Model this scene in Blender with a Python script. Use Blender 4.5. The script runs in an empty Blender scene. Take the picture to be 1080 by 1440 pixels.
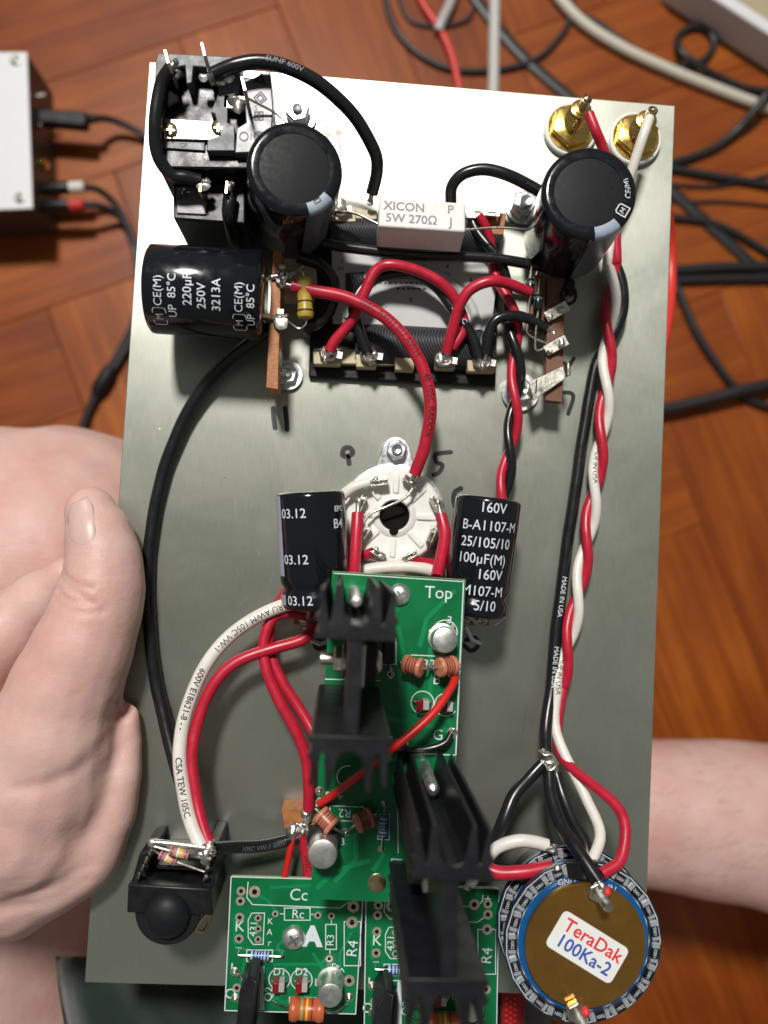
import bpy, math, random
import numpy as np
from mathutils import Vector, Matrix, Euler
random.seed(7)
R_ = math.radians
scene = bpy.context.scene
COL = scene.collection
# ------------------------------------------------------------------ camera, world, lamp, exposure
# Measures below are in millimetres in the frame of the metal plate (its top face is z = 0, x right, y away).
FLOOR = -280.0                                   # the floor lies 280 mm below the plate
CAM_C = Vector((-15.94, -8.90, 254.3)); CAM_R = Euler((0.0467, -0.0520, 0.0533), 'XYZ'); CAM_F = 1082.0
CAM_M = CAM_R.to_matrix()
def TW(v): return Vector((v[0], v[1], v[2] - FLOOR)) * 0.001
def P(px, py, h=0.0):
    """direction of a photo pixel, met with the level h mm above the plate"""
    d = CAM_M @ Vector(((px - 540) / CAM_F, (720 - py) / CAM_F, -1.0))
    return CAM_C + d * ((h - CAM_C.z) / d.z)
cd = bpy.data.cameras.new('camera'); cam = bpy.data.objects.new('camera', cd); COL.objects.link(cam)
cam.location = TW(CAM_C); cam.rotation_euler = CAM_R
cd.sensor_fit = 'VERTICAL'; cd.sensor_height = 34.6; cd.lens = 34.6 * CAM_F / 1440.0
cd.clip_start = 0.01; cd.clip_end = 50
cd.dof.use_dof = True; cd.dof.focus_distance = 0.232; cd.dof.aperture_fstop = 7.0
scene.camera = cam
w = bpy.data.worlds.new('World'); scene.world = w; w.use_nodes = True
bg = w.node_tree.nodes['Background']; bg.inputs[0].default_value = (0.93, 0.98, 0.88, 1); bg.inputs[1].default_value = 0.15
ld = bpy.data.lights.new('ceiling_lamp', 'AREA'); ld.shape = 'DISK'; ld.size = 0.24; ld.energy = 38; ld.color = (1.0, 0.965, 0.915)
lamp = bpy.data.objects.new('ceiling_lamp', ld); COL.objects.link(lamp)
lamp.location = TW((-300, 930, 1480))
lamp.rotation_euler = (TW((0, 0, 0)) - lamp.location).to_track_quat('-Z', 'Y').to_euler()
scene.view_settings.view_transform = 'Standard'; scene.view_settings.look = 'None'
scene.view_settings.exposure = 0.0; scene.view_settings.gamma = 1.0

# ------------------------------------------------------------------ materials
MATS = {}
def M(name, col, rough=0.5, metal=0.0, spec=0.5, bump=0.0, bs=900, var=0.0, vs=250, rv=0.0, coat=0.0, sss=0.0, aniso=0.0, trans=0.0, emit=0.0):
    if name in MATS: return MATS[name]
    m = bpy.data.materials.new(name); m.use_nodes = True; MATS[name] = m
    nt = m.node_tree; N = nt.nodes; L = nt.links; b = N['Principled BSDF']
    b.inputs['Base Color'].default_value = (*col, 1); b.inputs['Roughness'].default_value = rough
    b.inputs['Metallic'].default_value = metal; b.inputs['Specular IOR Level'].default_value = spec
    b.inputs['Coat Weight'].default_value = coat; b.inputs['Coat Roughness'].default_value = 0.08
    if trans: b.inputs['Transmission Weight'].default_value = trans
    if aniso: b.inputs['Anisotropic'].default_value = aniso
    if sss:
        b.inputs['Subsurface Weight'].default_value = sss; b.inputs['Subsurface Radius'].default_value = (1, .4, .22); b.inputs['Subsurface Scale'].default_value = 0.004
    if emit:
        b.inputs['Emission Color'].default_value = (*col, 1); b.inputs['Emission Strength'].default_value = emit
    tc = N.new('ShaderNodeTexCoord')
    if var or rv:
        n = N.new('ShaderNodeTexNoise'); n.inputs['Scale'].default_value = vs; n.inputs['Detail'].default_value = 5; n.inputs['Roughness'].default_value = .6
        L.new(tc.outputs['Object'], n.inputs['Vector'])
        if var:
            r = N.new('ShaderNodeMapRange'); r.inputs[1].default_value = .3; r.inputs[2].default_value = .7; r.inputs[3].default_value = 1 - var; r.inputs[4].default_value = 1 + var
            L.new(n.outputs['Fac'], r.inputs[0])
            mx = N.new('ShaderNodeMix'); mx.data_type = 'RGBA'; mx.blend_type = 'MULTIPLY'; mx.inputs[0].default_value = 1
            mx.inputs[6].default_value = (*col, 1); L.new(r.outputs[0], mx.inputs[7]); L.new(mx.outputs[2], b.inputs['Base Color'])
        if rv:
            r = N.new('ShaderNodeMapRange'); r.inputs[1].default_value = .3; r.inputs[2].default_value = .7; r.inputs[3].default_value = max(.02, rough - rv); r.inputs[4].default_value = rough + rv
            L.new(n.outputs['Fac'], r.inputs[0]); L.new(r.outputs[0], b.inputs['Roughness'])
    if bump:
        n = N.new('ShaderNodeTexNoise'); n.inputs['Scale'].default_value = bs; n.inputs['Detail'].default_value = 4
        L.new(tc.outputs['Object'], n.inputs['Vector'])
        bn = N.new('ShaderNodeBump'); bn.inputs['Strength'].default_value = bump; bn.inputs['Distance'].default_value = 0.0004
        L.new(n.outputs['Fac'], bn.inputs['Height']); L.new(bn.outputs[0], b.inputs['Normal'])
    return m
BLACKP = M('black_plastic', (.009, .0095, .011), .36, spec=.3, rv=.12, bump=.06, bs=1500, var=.3)
GREYP = M('worn_grey_plastic', (.075, .085, .095), .45, rv=.1, bump=.15, bs=1200, var=.25)
SLEEVE = M('black_sleeve', (.006, .007, .010), .15, rv=.06, bump=.14, bs=130, vs=300, spec=.5)
CAPTOP = M('sleeve_end_film', (.008, .009, .011), .42, bump=.05, bs=3500, rv=.08, vs=900, spec=.12)
RUBBER = M('matte_black_rubber', (.009, .010, .012), .5, spec=.25, bump=.05)
BLACKW = M('black_wire_insulation', (.010, .011, .013), .27, bump=.08, bs=400, rv=.08)
REDW = M('red_wire_insulation', (.46, .013, .036), .36, bump=.08, bs=400, rv=.08, var=.12)
REDW2 = M('bright_red_thin_insulation', (.58, .016, .012), .36, bump=.05, var=.1)
WHITEW = M('white_wire_insulation', (.72, .69, .63), .38, bump=.06, bs=400, var=.07)
STEEL = M('zinc_steel', (.74, .77, .78), .36, 1, rv=.12, bump=.1, bs=900, var=.12)
TIN = M('tinned_metal', (.66, .63, .56), .38, 1, rv=.12, bump=.25, bs=900, var=.15)
SOLDER = M('solder', (.66, .64, .60), .38, 1, rv=.1, bump=.3, bs=700, var=.1)
GOLD = M('gold_plating', (.86, .60, .18), .20, 1, rv=.08, var=.12)
BRASS = M('dull_brass', (.55, .42, .24), .30, 1, rv=.1, var=.2)
GOLDLACQ = M('brown_gold_plate', (.42, .215, .05), .2, .85, rv=.05, vs=120, var=.12, bump=.03, bs=300)
PHEN = M('orange_phenolic', (.36, .13, .035), .55, bump=.3, bs=1300, var=.25, vs=500)
PHEND = M('brown_phenolic', (.15, .066, .034), .5, bump=.25, bs=1300, var=.2, vs=500)
CERAM = M('white_ceramic', (.78, .77, .74), .35, bump=.12, bs=500, var=.04, coat=.2)
CEMENT = M('white_cement', (.74, .72, .70), .55, bump=.25, bs=900, var=.05)
BEIGE = M('beige_bobbin', (.50, .42, .27), .5, var=.15, bump=.1)
PAPER = M('white_paper', (.78, .79, .77), .6, var=.03)
INKW = M('white_print', (.66, .71, .75), .5, var=.12, vs=1500)
CARD = M('shaded_label_card', (.46, .47, .46), .55, var=.06, vs=90)  # white card, greyed in its colour for the shade of the recess
INKG = M('grey_print', (.24, .24, .27), .6, var=.15, vs=800)
INKK = M('black_print', (.012, .012, .014), .5)
INKR = M('red_print', (.70, .03, .03), .5)
INKB = M('blue_print', (.03, .08, .42), .5)
MARKER = M('black_marker_ink', (.010, .010, .012), .45, var=.4, vs=300, rv=.1)
MARKERB = M('faded_brown_ink', (.40, .30, .27), .5, metal=.3, var=.3)
STRIPE = M('pale_grey_stripe', (.30, .36, .44), .3, var=.1, rv=.05)
STRIPED = M('dim_grey_stripe', (.10, .115, .14), .22, rv=.05)
LILAC = M('lilac_grey_stripe', (.38, .40, .50), .3, var=.08)
ANOD = M('black_anodised', (.0095, .010, .0125), .42, bump=.12, bs=700, rv=.1, var=.25, vs=180, spec=.36)
CARB = M('salmon_resistor', (.50, .19, .11), .35, bump=.05, var=.08)
CARBR = M('dark_red_band', (.22, .03, .02), .35)
ORES = M('orange_resistor', (.48, .10, .032), .36, var=.08)
BLUER = M('pale_blue_resistor', (.36, .52, .74), .3)
NAVY = M('navy_band', (.02, .03, .16), .3)
YEL = M('olive_yellow_resistor', (.42, .30, .04), .4, bump=.1, var=.2)
TAN = M('tan_resistor', (.45, .28, .10), .4, var=.2)
BROWNB = M('brown_band', (.06, .025, .012), .4)
YELB = M('yellow_band', (.75, .50, .03), .4)
PURP = M('purple_band', (.25, .07, .10), .4)
WHITEB = M('white_band', (.75, .72, .65), .4)
CANM = M('brushed_can', (.80, .80, .78), .42, 1, rv=.1, var=.1, bump=.15, bs=700)
LEDR = M('dark_red_led', (.20, .008, .010), .25)
MASKRED = M('rough_red', (.32, .006, .008), .7, bump=.6, bs=500, var=.3)
PCBBLUE = M('blue_solder_mask', (.004, .085, .26), .25, coat=.3, var=.1)
PCBDARK = M('dark_solder_mask', (.012, .022, .045), .3, coat=.3)
def pcb_mat():
    m = M('green_solder_mask', (.004, .135, .045), .34, spec=.35, coat=.12)
    nt = m.node_tree; N = nt.nodes; L = nt.links; b = N['Principled BSDF']
    tc = N.new('ShaderNodeTexCoord'); n = N.new('ShaderNodeTexNoise'); n.inputs['Scale'].default_value = 60; n.inputs['Detail'].default_value = 3
    L.new(tc.outputs['Object'], n.inputs[0])
    cr = N.new('ShaderNodeValToRGB'); cr.color_ramp.elements[0].position = .38; cr.color_ramp.elements[0].color = (.001, .120, .036, 1)
    cr.color_ramp.elements[1].position = .62; cr.color_ramp.elements[1].color = (.002, .170, .054, 1)
    L.new(n.outputs[0], cr.inputs[0]); L.new(cr.outputs[0], b.inputs['Base Color'])
    return m
PCB = pcb_mat()
PCBT = M('green_copper_trace', (.004, .215, .074), .34, spec=.35, coat=.12)
PCBE = M('board_edge', (.30, .42, .22), .6, var=.1)
COPPER = M('tinned_pad', (.55, .47, .38), .45, .6, var=.25, vs=900)
HOLE = M('hole_darkness', (.006, .005, .005), .7, spec=.1)  # flat black painted in for the shade inside holes
WHITEBOX = M('white_painted_metal', (.68, .69, .71), .42, var=.02)
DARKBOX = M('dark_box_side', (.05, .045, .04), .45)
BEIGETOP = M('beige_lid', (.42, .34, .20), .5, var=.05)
CABLE = M('black_cable_jacket', (.017, .017, .019), .42, bump=.05, bs=300)
CREAM = M('cream_cable_jacket', (.56, .52, .43), .5, var=.05, bump=.08, bs=300)
GREYC = M('grey_cable_jacket', (.50, .49, .47), .45)
CLEARG = M('milky_grey_plug', (.40, .38, .38), .3)
REDC = M('red_cable_jacket', (.60, .035, .022), .4)
NAIL = M('thumbnail', (.65, .42, .38), .38, sss=.25, spec=.5, var=.06, vs=120)
def alu_mat():
    m = bpy.data.materials.new('brushed_aluminium'); m.use_nodes = True
    nt = m.node_tree; N = nt.nodes; L = nt.links; b = N['Principled BSDF']
    b.inputs['Metallic'].default_value = 1; b.inputs['Anisotropic'].default_value = 0.5; b.inputs['Anisotropic Rotation'].default_value = 0.25
    tc = N.new('ShaderNodeTexCoord')
    mp = N.new('ShaderNodeMapping'); mp.inputs['Scale'].default_value = (5200, 150, 1); L.new(tc.outputs['Object'], mp.inputs[0])
    g = N.new('ShaderNodeTexNoise'); g.inputs['Scale'].default_value = 1; g.inputs['Detail'].default_value = 3; L.new(mp.outputs[0], g.inputs[0])
    big = N.new('ShaderNodeTexNoise'); big.inputs['Scale'].default_value = 26; big.inputs['Detail'].default_value = 7; big.inputs['Roughness'].default_value = .65; big.inputs['Distortion'].default_value = .6; L.new(tc.outputs['Object'], big.inputs[0])
    # colour: slightly varied grey with an olive cast
    cr = N.new('ShaderNodeValToRGB'); e = cr.color_ramp.elements
    e[0].position = .3; e[0].color = (.355, .375, .318, 1); e[1].position = .7; e[1].color = (.445, .460, .405, 1)
    mg = N.new('ShaderNodeMix'); mg.inputs[0].default_value = .6; L.new(g.outputs[0], mg.inputs[2]); L.new(big.outputs[0], mg.inputs[3]); L.new(mg.outputs[0], cr.inputs[0])
    # specks of dust and pits
    v = N.new('ShaderNodeTexVoronoi'); v.inputs['Scale'].default_value = 95; v.inputs['Randomness'].default_value = 1; L.new(tc.outputs['Object'], v.inputs['Vector'])
    lt = N.new('ShaderNodeMath'); lt.operation = 'LESS_THAN'; lt.inputs[1].default_value = .028; L.new(v.outputs['Distance'], lt.inputs[0])
    sep = N.new('ShaderNodeSeparateColor'); L.new(v.outputs['Color'], sep.inputs[0])
    gt = N.new('ShaderNodeMath'); gt.operation = 'GREATER_THAN'; gt.inputs[1].default_value = .55; L.new(sep.outputs[0], gt.inputs[0])
    mu = N.new('ShaderNodeMath'); mu.operation = 'MULTIPLY'; L.new(lt.outputs[0], mu.inputs[0]); L.new(gt.outputs[0], mu.inputs[1])
    cr2 = N.new('ShaderNodeValToRGB'); cr2.color_ramp.interpolation = 'CONSTANT'
    cr2.color_ramp.elements[0].color = (.16, .16, .15, 1); cr2.color_ramp.elements[1].position = .35; cr2.color_ramp.elements[1].color = (.86, .87, .84, 1); L.new(sep.outputs[1], cr2.inputs[0])
    mx = N.new('ShaderNodeMix'); mx.data_type = 'RGBA'; L.new(mu.outputs[0], mx.inputs[0]); L.new(cr.outputs[0], mx.inputs[6]); L.new(cr2.outputs[0], mx.inputs[7])
    L.new(mx.outputs[2], b.inputs['Base Color'])
    mm = N.new('ShaderNodeMath'); mm.operation = 'SUBTRACT'; mm.use_clamp = True; mm.inputs[0].default_value = .84; L.new(mu.outputs[0], mm.inputs[1]); L.new(mm.outputs[0], b.inputs['Metallic'])
    rr = N.new('ShaderNodeMapRange'); rr.inputs[1].default_value = .3; rr.inputs[2].default_value = .7; rr.inputs[3].default_value = .35; rr.inputs[4].default_value = .45
    ad = N.new('ShaderNodeMath'); ad.operation = 'ADD'; ad.use_clamp = True
    h = N.new('ShaderNodeMath'); h.operation = 'MULTIPLY'; h.inputs[1].default_value = .7; L.new(big.outputs[0], h.inputs[0])
    h2 = N.new('ShaderNodeMath'); h2.operation = 'MULTIPLY'; h2.inputs[1].default_value = .3; L.new(g.outputs[0], h2.inputs[0])
    L.new(h.outputs[0], ad.inputs[0]); L.new(h2.outputs[0], ad.inputs[1]); L.new(ad.outputs[0], rr.inputs[0]); L.new(rr.outputs[0], b.inputs['Roughness'])
    tg = N.new('ShaderNodeCombineXYZ'); tg.inputs[1].default_value = 1; L.new(tg.outputs[0], b.inputs['Tangent'])
    bp = N.new('ShaderNodeBump'); bp.inputs['Strength'].default_value = .05; bp.inputs['Distance'].default_value = .0002
    L.new(g.outputs[0], bp.inputs['Height']); L.new(bp.outputs[0], b.inputs['Normal'])
    return m
ALU = alu_mat()
def wood_mat():
    m = bpy.data.materials.new('varnished_wood'); m.use_nodes = True
    nt = m.node_tree; N = nt.nodes; L = nt.links; b = N['Principled BSDF']
    b.inputs['Coat Weight'].default_value = .25; b.inputs['Coat Roughness'].default_value = .2; b.inputs['Roughness'].default_value = .48; b.inputs['Specular IOR Level'].default_value = .2
    tc = N.new('ShaderNodeTexCoord'); oi = N.new('ShaderNodeObjectInfo')
    off = N.new('ShaderNodeVectorMath'); off.operation = 'SCALE'; L.new(oi.outputs['Location'], off.inputs[0]); off.inputs['Scale'].default_value = 9.0
    ad = N.new('ShaderNodeVectorMath'); L.new(tc.outputs['Object'], ad.inputs[0]); L.new(off.outputs[0], ad.inputs[1])
    mp = N.new('ShaderNodeMapping'); mp.inputs['Scale'].default_value = (9, 120, 40); L.new(ad.outputs[0], mp.inputs[0])
    n1 = N.new('ShaderNodeTexNoise'); n1.inputs['Scale'].default_value = 1; n1.inputs['Detail'].default_value = 6; n1.inputs['Distortion'].default_value = .5; L.new(mp.outputs[0], n1.inputs[0])
    n2 = N.new('ShaderNodeTexNoise'); n2.inputs['Scale'].default_value = 12; n2.inputs['Detail'].default_value = 3; L.new(ad.outputs[0], n2.inputs[0])
    mx = N.new('ShaderNodeMix'); mx.inputs[0].default_value = .45; L.new(n1.outputs[0], mx.inputs[2]); L.new(n2.outputs[0], mx.inputs[3])
    ma = N.new('ShaderNodeMath'); ma.operation = 'MULTIPLY_ADD'; ma.inputs[1].default_value = .12; L.new(oi.outputs['Random'], ma.inputs[0]); L.new(mx.outputs[0], ma.inputs[2])
    cr = N.new('ShaderNodeValToRGB'); e = cr.color_ramp.elements
    e[0].position = .40; e[0].color = (.165, .032, .005, 1); e[1].position = .85; e[1].color = (.44, .130, .015, 1)
    k = e.new(.62); k.color = (.27, .064, .007, 1)
    L.new(ma.outputs[0], cr.inputs[0]); L.new(cr.outputs[0], b.inputs['Base Color'])
    bp = N.new('ShaderNodeBump'); bp.inputs['Strength'].default_value = .1; bp.inputs['Distance'].default_value = .0005; L.new(n1.outputs[0], bp.inputs['Height']); L.new(bp.outputs[0], b.inputs['Normal'])
    return m
WOOD = wood_mat()
GROUT = M('dark_joint', (.13, .036, .009), .7)
def skin_mat():
    m = bpy.data.materials.new('skin'); m.use_nodes = True
    nt = m.node_tree; N = nt.nodes; L = nt.links; b = N['Principled BSDF']
    b.inputs['Roughness'].default_value = .5; b.inputs['Specular IOR Level'].default_value = .4
    b.inputs['Subsurface Weight'].default_value = .35; b.inputs['Subsurface Radius'].default_value = (1, .35, .2); b.inputs['Subsurface Scale'].default_value = .003
    tc = N.new('ShaderNodeTexCoord')
    n1 = N.new('ShaderNodeTexNoise'); n1.inputs['Scale'].default_value = 38; n1.inputs['Detail'].default_value = 6; n1.inputs['Roughness'].default_value = .62; L.new(tc.outputs['Object'], n1.inputs[0])
    cr = N.new('ShaderNodeValToRGB'); e = cr.color_ramp.elements
    e[0].position = .32; e[0].color = (.585, .335, .295, 1); e[1].position = .68; e[1].color = (.665, .465, .415, 1)
    L.new(n1.outputs[0], cr.inputs[0]); L.new(cr.outputs[0], b.inputs['Base Color'])
    v = N.new('ShaderNodeTexVoronoi'); v.feature = 'DISTANCE_TO_EDGE'; v.inputs['Scale'].default_value = 850; L.new(tc.outputs['Object'], v.inputs['Vector'])
    n2 = N.new('ShaderNodeTexNoise'); n2.inputs['Scale'].default_value = 300; n2.inputs['Detail'].default_value = 5; L.new(tc.outputs['Object'], n2.inputs[0])
    mp = N.new('ShaderNodeMapping'); mp.inputs['Rotation'].default_value = (0, 0, .5); mp.inputs['Scale'].default_value = (120, 700, 300); L.new(tc.outputs['Object'], mp.inputs[0])
    n3 = N.new('ShaderNodeTexNoise'); n3.inputs['Scale'].default_value = 1; n3.inputs['Detail'].default_value = 4; L.new(mp.outputs[0], n3.inputs[0])
    a1 = N.new('ShaderNodeMath'); a1.operation = 'MULTIPLY_ADD'; a1.inputs[1].default_value = .35; L.new(v.outputs[0], a1.inputs[0]); L.new(n2.outputs[0], a1.inputs[2])
    a2 = N.new('ShaderNodeMath'); a2.operation = 'MULTIPLY_ADD'; a2.inputs[1].default_value = .45; L.new(n3.outputs[0], a2.inputs[0]); L.new(a1.outputs[0], a2.inputs[2])
    bp = N.new('ShaderNodeBump'); bp.inputs['Strength'].default_value = .30; bp.inputs['Distance'].default_value = .0006
    L.new(a2.outputs[0], bp.inputs['Height']); L.new(bp.outputs[0], b.inputs['Normal'])
    return m
SKIN = skin_mat()
def cloth_mat(name, c1, c2):
    m = bpy.data.materials.new(name); m.use_nodes = True
    nt = m.node_tree; N = nt.nodes; L = nt.links; b = N['Principled BSDF']; b.inputs['Roughness'].default_value = .85; b.inputs['Sheen Weight'].default_value = .2
    tc = N.new('ShaderNodeTexCoord'); wv = N.new('ShaderNodeTexWave'); wv.inputs['Scale'].default_value = 350; wv.inputs['Distortion'].default_value = 1.5; L.new(tc.outputs['Object'], wv.inputs[0])
    n = N.new('ShaderNodeTexNoise'); n.inputs['Scale'].default_value = 40; n.inputs['Detail'].default_value = 4; L.new(tc.outputs['Object'], n.inputs[0])
    cr = N.new('ShaderNodeValToRGB'); cr.color_ramp.elements[0].color = (*c1, 1); cr.color_ramp.elements[1].color = (*c2, 1); L.new(n.outputs[0], cr.inputs[0]); L.new(cr.outputs[0], b.inputs['Base Color'])
    bp = N.new('ShaderNodeBump'); bp.inputs['Strength'].default_value = .5; bp.inputs['Distance'].default_value = .0006; L.new(wv.outputs[0], bp.inputs['Height']); L.new(bp.outputs[0], b.inputs['Normal'])
    return m
CLOTH = cloth_mat('dark_green_cloth', (.003, .012, .008), (.006, .026, .016))
def wind_mat():
    m = bpy.data.materials.new('striped_winding_tape'); m.use_nodes = True
    nt = m.node_tree; N = nt.nodes; L = nt.links; b = N['Principled BSDF']; b.inputs['Roughness'].default_value = .45
    tc = N.new('ShaderNodeTexCoord'); wv = N.new('ShaderNodeTexWave'); wv.inputs['Scale'].default_value = 620; wv.inputs['Distortion'].default_value = 1.2; wv.bands_direction = 'DIAGONAL'
    mp = N.new('ShaderNodeMapping'); mp.inputs['Scale'].default_value = (1, .35, 1); L.new(tc.outputs['Object'], mp.inputs[0]); L.new(mp.outputs[0], wv.inputs[0])
    cr = N.new('ShaderNodeValToRGB'); e = cr.color_ramp.elements; e[0].position = .45; e[0].color = (.012, .012, .014, 1); e[1].position = .75; e[1].color = (.050, .052, .060, 1); L.new(wv.outputs[0], cr.inputs[0]); L.new(cr.outputs[0], b.inputs['Base Color'])
    bp = N.new('ShaderNodeBump'); bp.inputs['Strength'].default_value = .5; bp.inputs['Distance'].default_value = .0005; L.new(wv.outputs[0], bp.inputs['Height']); L.new(bp.outputs[0], b.inputs['Normal'])
    return m
WIND = wind_mat()

# ------------------------------------------------------------------ mesh helpers
X, Y, Z = Vector((1, 0, 0)), Vector((0, 1, 0)), Vector((0, 0, 1))
def frame(w, hint=Z):
    w = w.normalized(); u = hint - w * hint.dot(w)
    if u.length < 1e-4: q = Y if abs(w.x) > .9 else X; u = q - w * q.dot(w)
    u.normalize(); return u, w.cross(u), w
def cr_path(pts, sub=8):
    pts = [Vector(p) for p in pts]
    if len(pts) < 3: return pts
    q = [pts[0] * 2 - pts[1]] + pts + [pts[-1] * 2 - pts[-2]]; out = []
    for i in range(1, len(q) - 2):
        a, b, c, d = q[i - 1:i + 3]
        for k in range(sub):
            t = k / sub
            out.append(.5 * ((2 * b) + (c - a) * t + (2 * a - 5 * b + 4 * c - d) * t * t + (3 * b - a - 3 * c + d) * t ** 3))
    out.append(pts[-1]); return out
FONT = {}
def fine_glyphs(s, weight=0.0, lev=2):
    """glyph triangles cut small, so that print can follow a curved surface"""
    k = (s, weight, lev)
    if k not in FONT:
        v, f = glyphs(s, weight); v = list(v); t = []
        for p in f: t += [(p[0], p[i], p[i + 1]) for i in range(1, len(p) - 1)]
        for _ in range(lev):
            mid = {}; n = []
            def m_(a, b):
                q = (min(a, b), max(a, b))
                if q not in mid: mid[q] = len(v); v.append(((v[a][0] + v[b][0]) / 2, (v[a][1] + v[b][1]) / 2))
                return mid[q]
            for a, b, c in t: d, e, g = m_(a, b), m_(b, c), m_(c, a); n += [(a, d, g), (d, b, e), (g, e, c), (d, e, g)]
            t = n
        FONT[k] = (v, t)
    return FONT[k]
def glyphs(s, weight=0.0):
    if 'M' in s: weight = 0.0        # a thickened M closes up
    k = (s, weight)
    if k not in FONT:
        c = bpy.data.curves.new('t', 'FONT'); c.body = s; c.align_x = 'CENTER'; c.align_y = 'CENTER'; c.resolution_u = 3; c.offset = weight
        o = bpy.data.objects.new('t', c); COL.objects.link(o)
        me = bpy.data.meshes.new_from_object(o.evaluated_get(bpy.context.evaluated_depsgraph_get()))
        FONT[k] = ([(v.co.x, v.co.y) for v in me.vertices], [tuple(p.vertices) for p in me.polygons])
        bpy.data.objects.remove(o); bpy.data.curves.remove(c); bpy.data.meshes.remove(me)
    return FONT[k]
class MB:
    def __init__(s): s.v = []; s.f = []; s.m = []
    def add(s, v, f, mi=0):
        o = len(s.v); s.v += [Vector(p) for p in v]; s.f += [tuple(i + o for i in q) for q in f]; s.m += [mi] * len(f); return s
    def box(s, c, sz, ax=(X, Y, Z), mi=0):
        c = Vector(c); a, b, d = [ax[i] * sz[i] / 2 for i in range(3)]
        v = [c + a * i + b * j + d * k for k in (-1, 1) for j in (-1, 1) for i in (-1, 1)]
        return s.add(v, [(0, 2, 3, 1), (4, 5, 7, 6), (0, 1, 5, 4), (2, 6, 7, 3), (0, 4, 6, 2), (1, 3, 7, 5)], mi)
    def prism(s, top, dz, mi=0, mside=None):
        """closed prism: outline of the upper face (counter-clockwise) and its drop"""
        top = [Vector(p) for p in top]; n = len(top); d = dz if isinstance(dz, Vector) else Vector((0, 0, -dz))
        a = sum((top[i].x * top[(i + 1) % n].y - top[(i + 1) % n].x * top[i].y) for i in range(n))
        if a < 0: top = top[::-1]
        v = top + [p + d for p in top]; o = len(s.v)
        s.add(v, [tuple(range(n)), tuple(range(2 * n - 1, n - 1, -1))], mi)
        s.f += [(o + (i + 1) % n, o + i, o + n + i, o + n + (i + 1) % n) for i in range(n)]; s.m += [mi if mside is None else mside] * n
        return s
    def lathe(s, o, axis, prof, n=24, mi=0, hint=Z, a0=0.0, sx=1.0, cap=True):
        u, v, w = frame(Vector(axis), hint); o = Vector(o); vs = []; fs = []
        for r, t in prof:
            for k in range(n):
                a = a0 + 2 * math.pi * k / n; vs.append(o + w * t + (u * math.cos(a) * sx + v * math.sin(a)) * max(r, 1e-4))
        for i in range(len(prof) - 1):
            for k in range(n): fs.append((i * n + k, i * n + (k + 1) % n, (i + 1) * n + (k + 1) % n, (i + 1) * n + k))
        if cap and prof[0][0] > 1e-3: fs.append(tuple(range(n - 1, -1, -1)))
        if cap and prof[-1][0] > 1e-3: fs.append(tuple((len(prof) - 1) * n + k for k in range(n)))
        return s.add(vs, fs, mi)
    def cyl(s, p0, p1, r0, r1=None, n=16, mi=0):
        p0, p1 = Vector(p0), Vector(p1); return s.lathe(p0, p1 - p0, [(r0, 0), (r0 if r1 is None else r1, (p1 - p0).length)], n, mi)
    def sphere(s, c, r, sc=(1, 1, 1), n=12, mi=0):
        k = n // 2; c = Vector(c); vs = []; fs = []
        for i in range(k + 1):
            th = math.pi * i / k
            for j in range(n):
                a = 2 * math.pi * j / n; vs.append(c + Vector((math.sin(th) * math.cos(a) * r * sc[0], math.sin(th) * math.sin(a) * r * sc[1], math.cos(th) * r * sc[2])))
        for i in range(k):
            for j in range(n): fs.append((i * n + j, (i + 1) * n + j, (i + 1) * n + (j + 1) % n, i * n + (j + 1) % n))
        return s.add(vs, fs, mi)
    def tube(s, pts, r, n=10, mi=0, cap=True, flat=1.0):
        pts = [Vector(p) for p in pts]; vs = []; fs = []
        t = (pts[1] - pts[0]).normalized(); u, v, _ = frame(t); N = len(pts)
        for i, p in enumerate(pts):
            t2 = (pts[min(i + 1, N - 1)] - pts[max(i - 1, 0)])
            if t2.length > 1e-6: t2.normalize(); q = t.rotation_difference(t2); u = q @ u; t = t2
            u = (u - t * u.dot(t)).normalized(); v = t.cross(u); rr = r(i / (N - 1)) if callable(r) else r
            for k in range(n):
                a = 2 * math.pi * k / n; vs.append(p + u * math.cos(a) * rr * flat + v * math.sin(a) * rr)
        for i in range(N - 1):
            for k in range(n): fs.append((i * n + k, i * n + (k + 1) % n, (i + 1) * n + (k + 1) % n, (i + 1) * n + k))
        if cap: fs.append(tuple(range(n - 1, -1, -1))); fs.append(tuple((N - 1) * n + k for k in range(n)))
        return s.add(vs, fs, mi)
    def ribbon(s, pts, wd, mi=0, up=Z, lift=0.0, closed=False):
        pts = [Vector(p) for p in pts]; N = len(pts); vs = []; fs = []
        for i, p in enumerate(pts):
            a = pts[(i - 1) % N] if (closed or i > 0) else None; b = pts[(i + 1) % N] if (closed or i < N - 1) else None
            d1 = (p - a).normalized() if a is not None else None; d2 = (b - p).normalized() if b is not None else None
            if d1 is None: d1 = d2
            if d2 is None: d2 = d1
            n1 = up.cross(d1).normalized(); n2 = up.cross(d2).normalized(); m = (n1 + n2)
            m = n1 if m.length < .2 else m.normalized(); k = 1 / max(.45, m.dot(n1))
            vs += [p + m * wd / 2 * k + up * lift, p - m * wd / 2 * k + up * lift]
        for i in range(N if closed else N - 1): j = (i + 1) % N; fs.append((2 * i, 2 * i + 1, 2 * j + 1, 2 * j))
        return s.add(vs, fs, mi)
    def text(s, t, o, size, xd=X, yd=Y, mi=0, weight=0.0, sx=1.0):
        v, f = glyphs(t, weight); o = Vector(o); return s.add([o + xd * (a * size * sx) + yd * (b * size) for a, b in v], f, mi)
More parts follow.
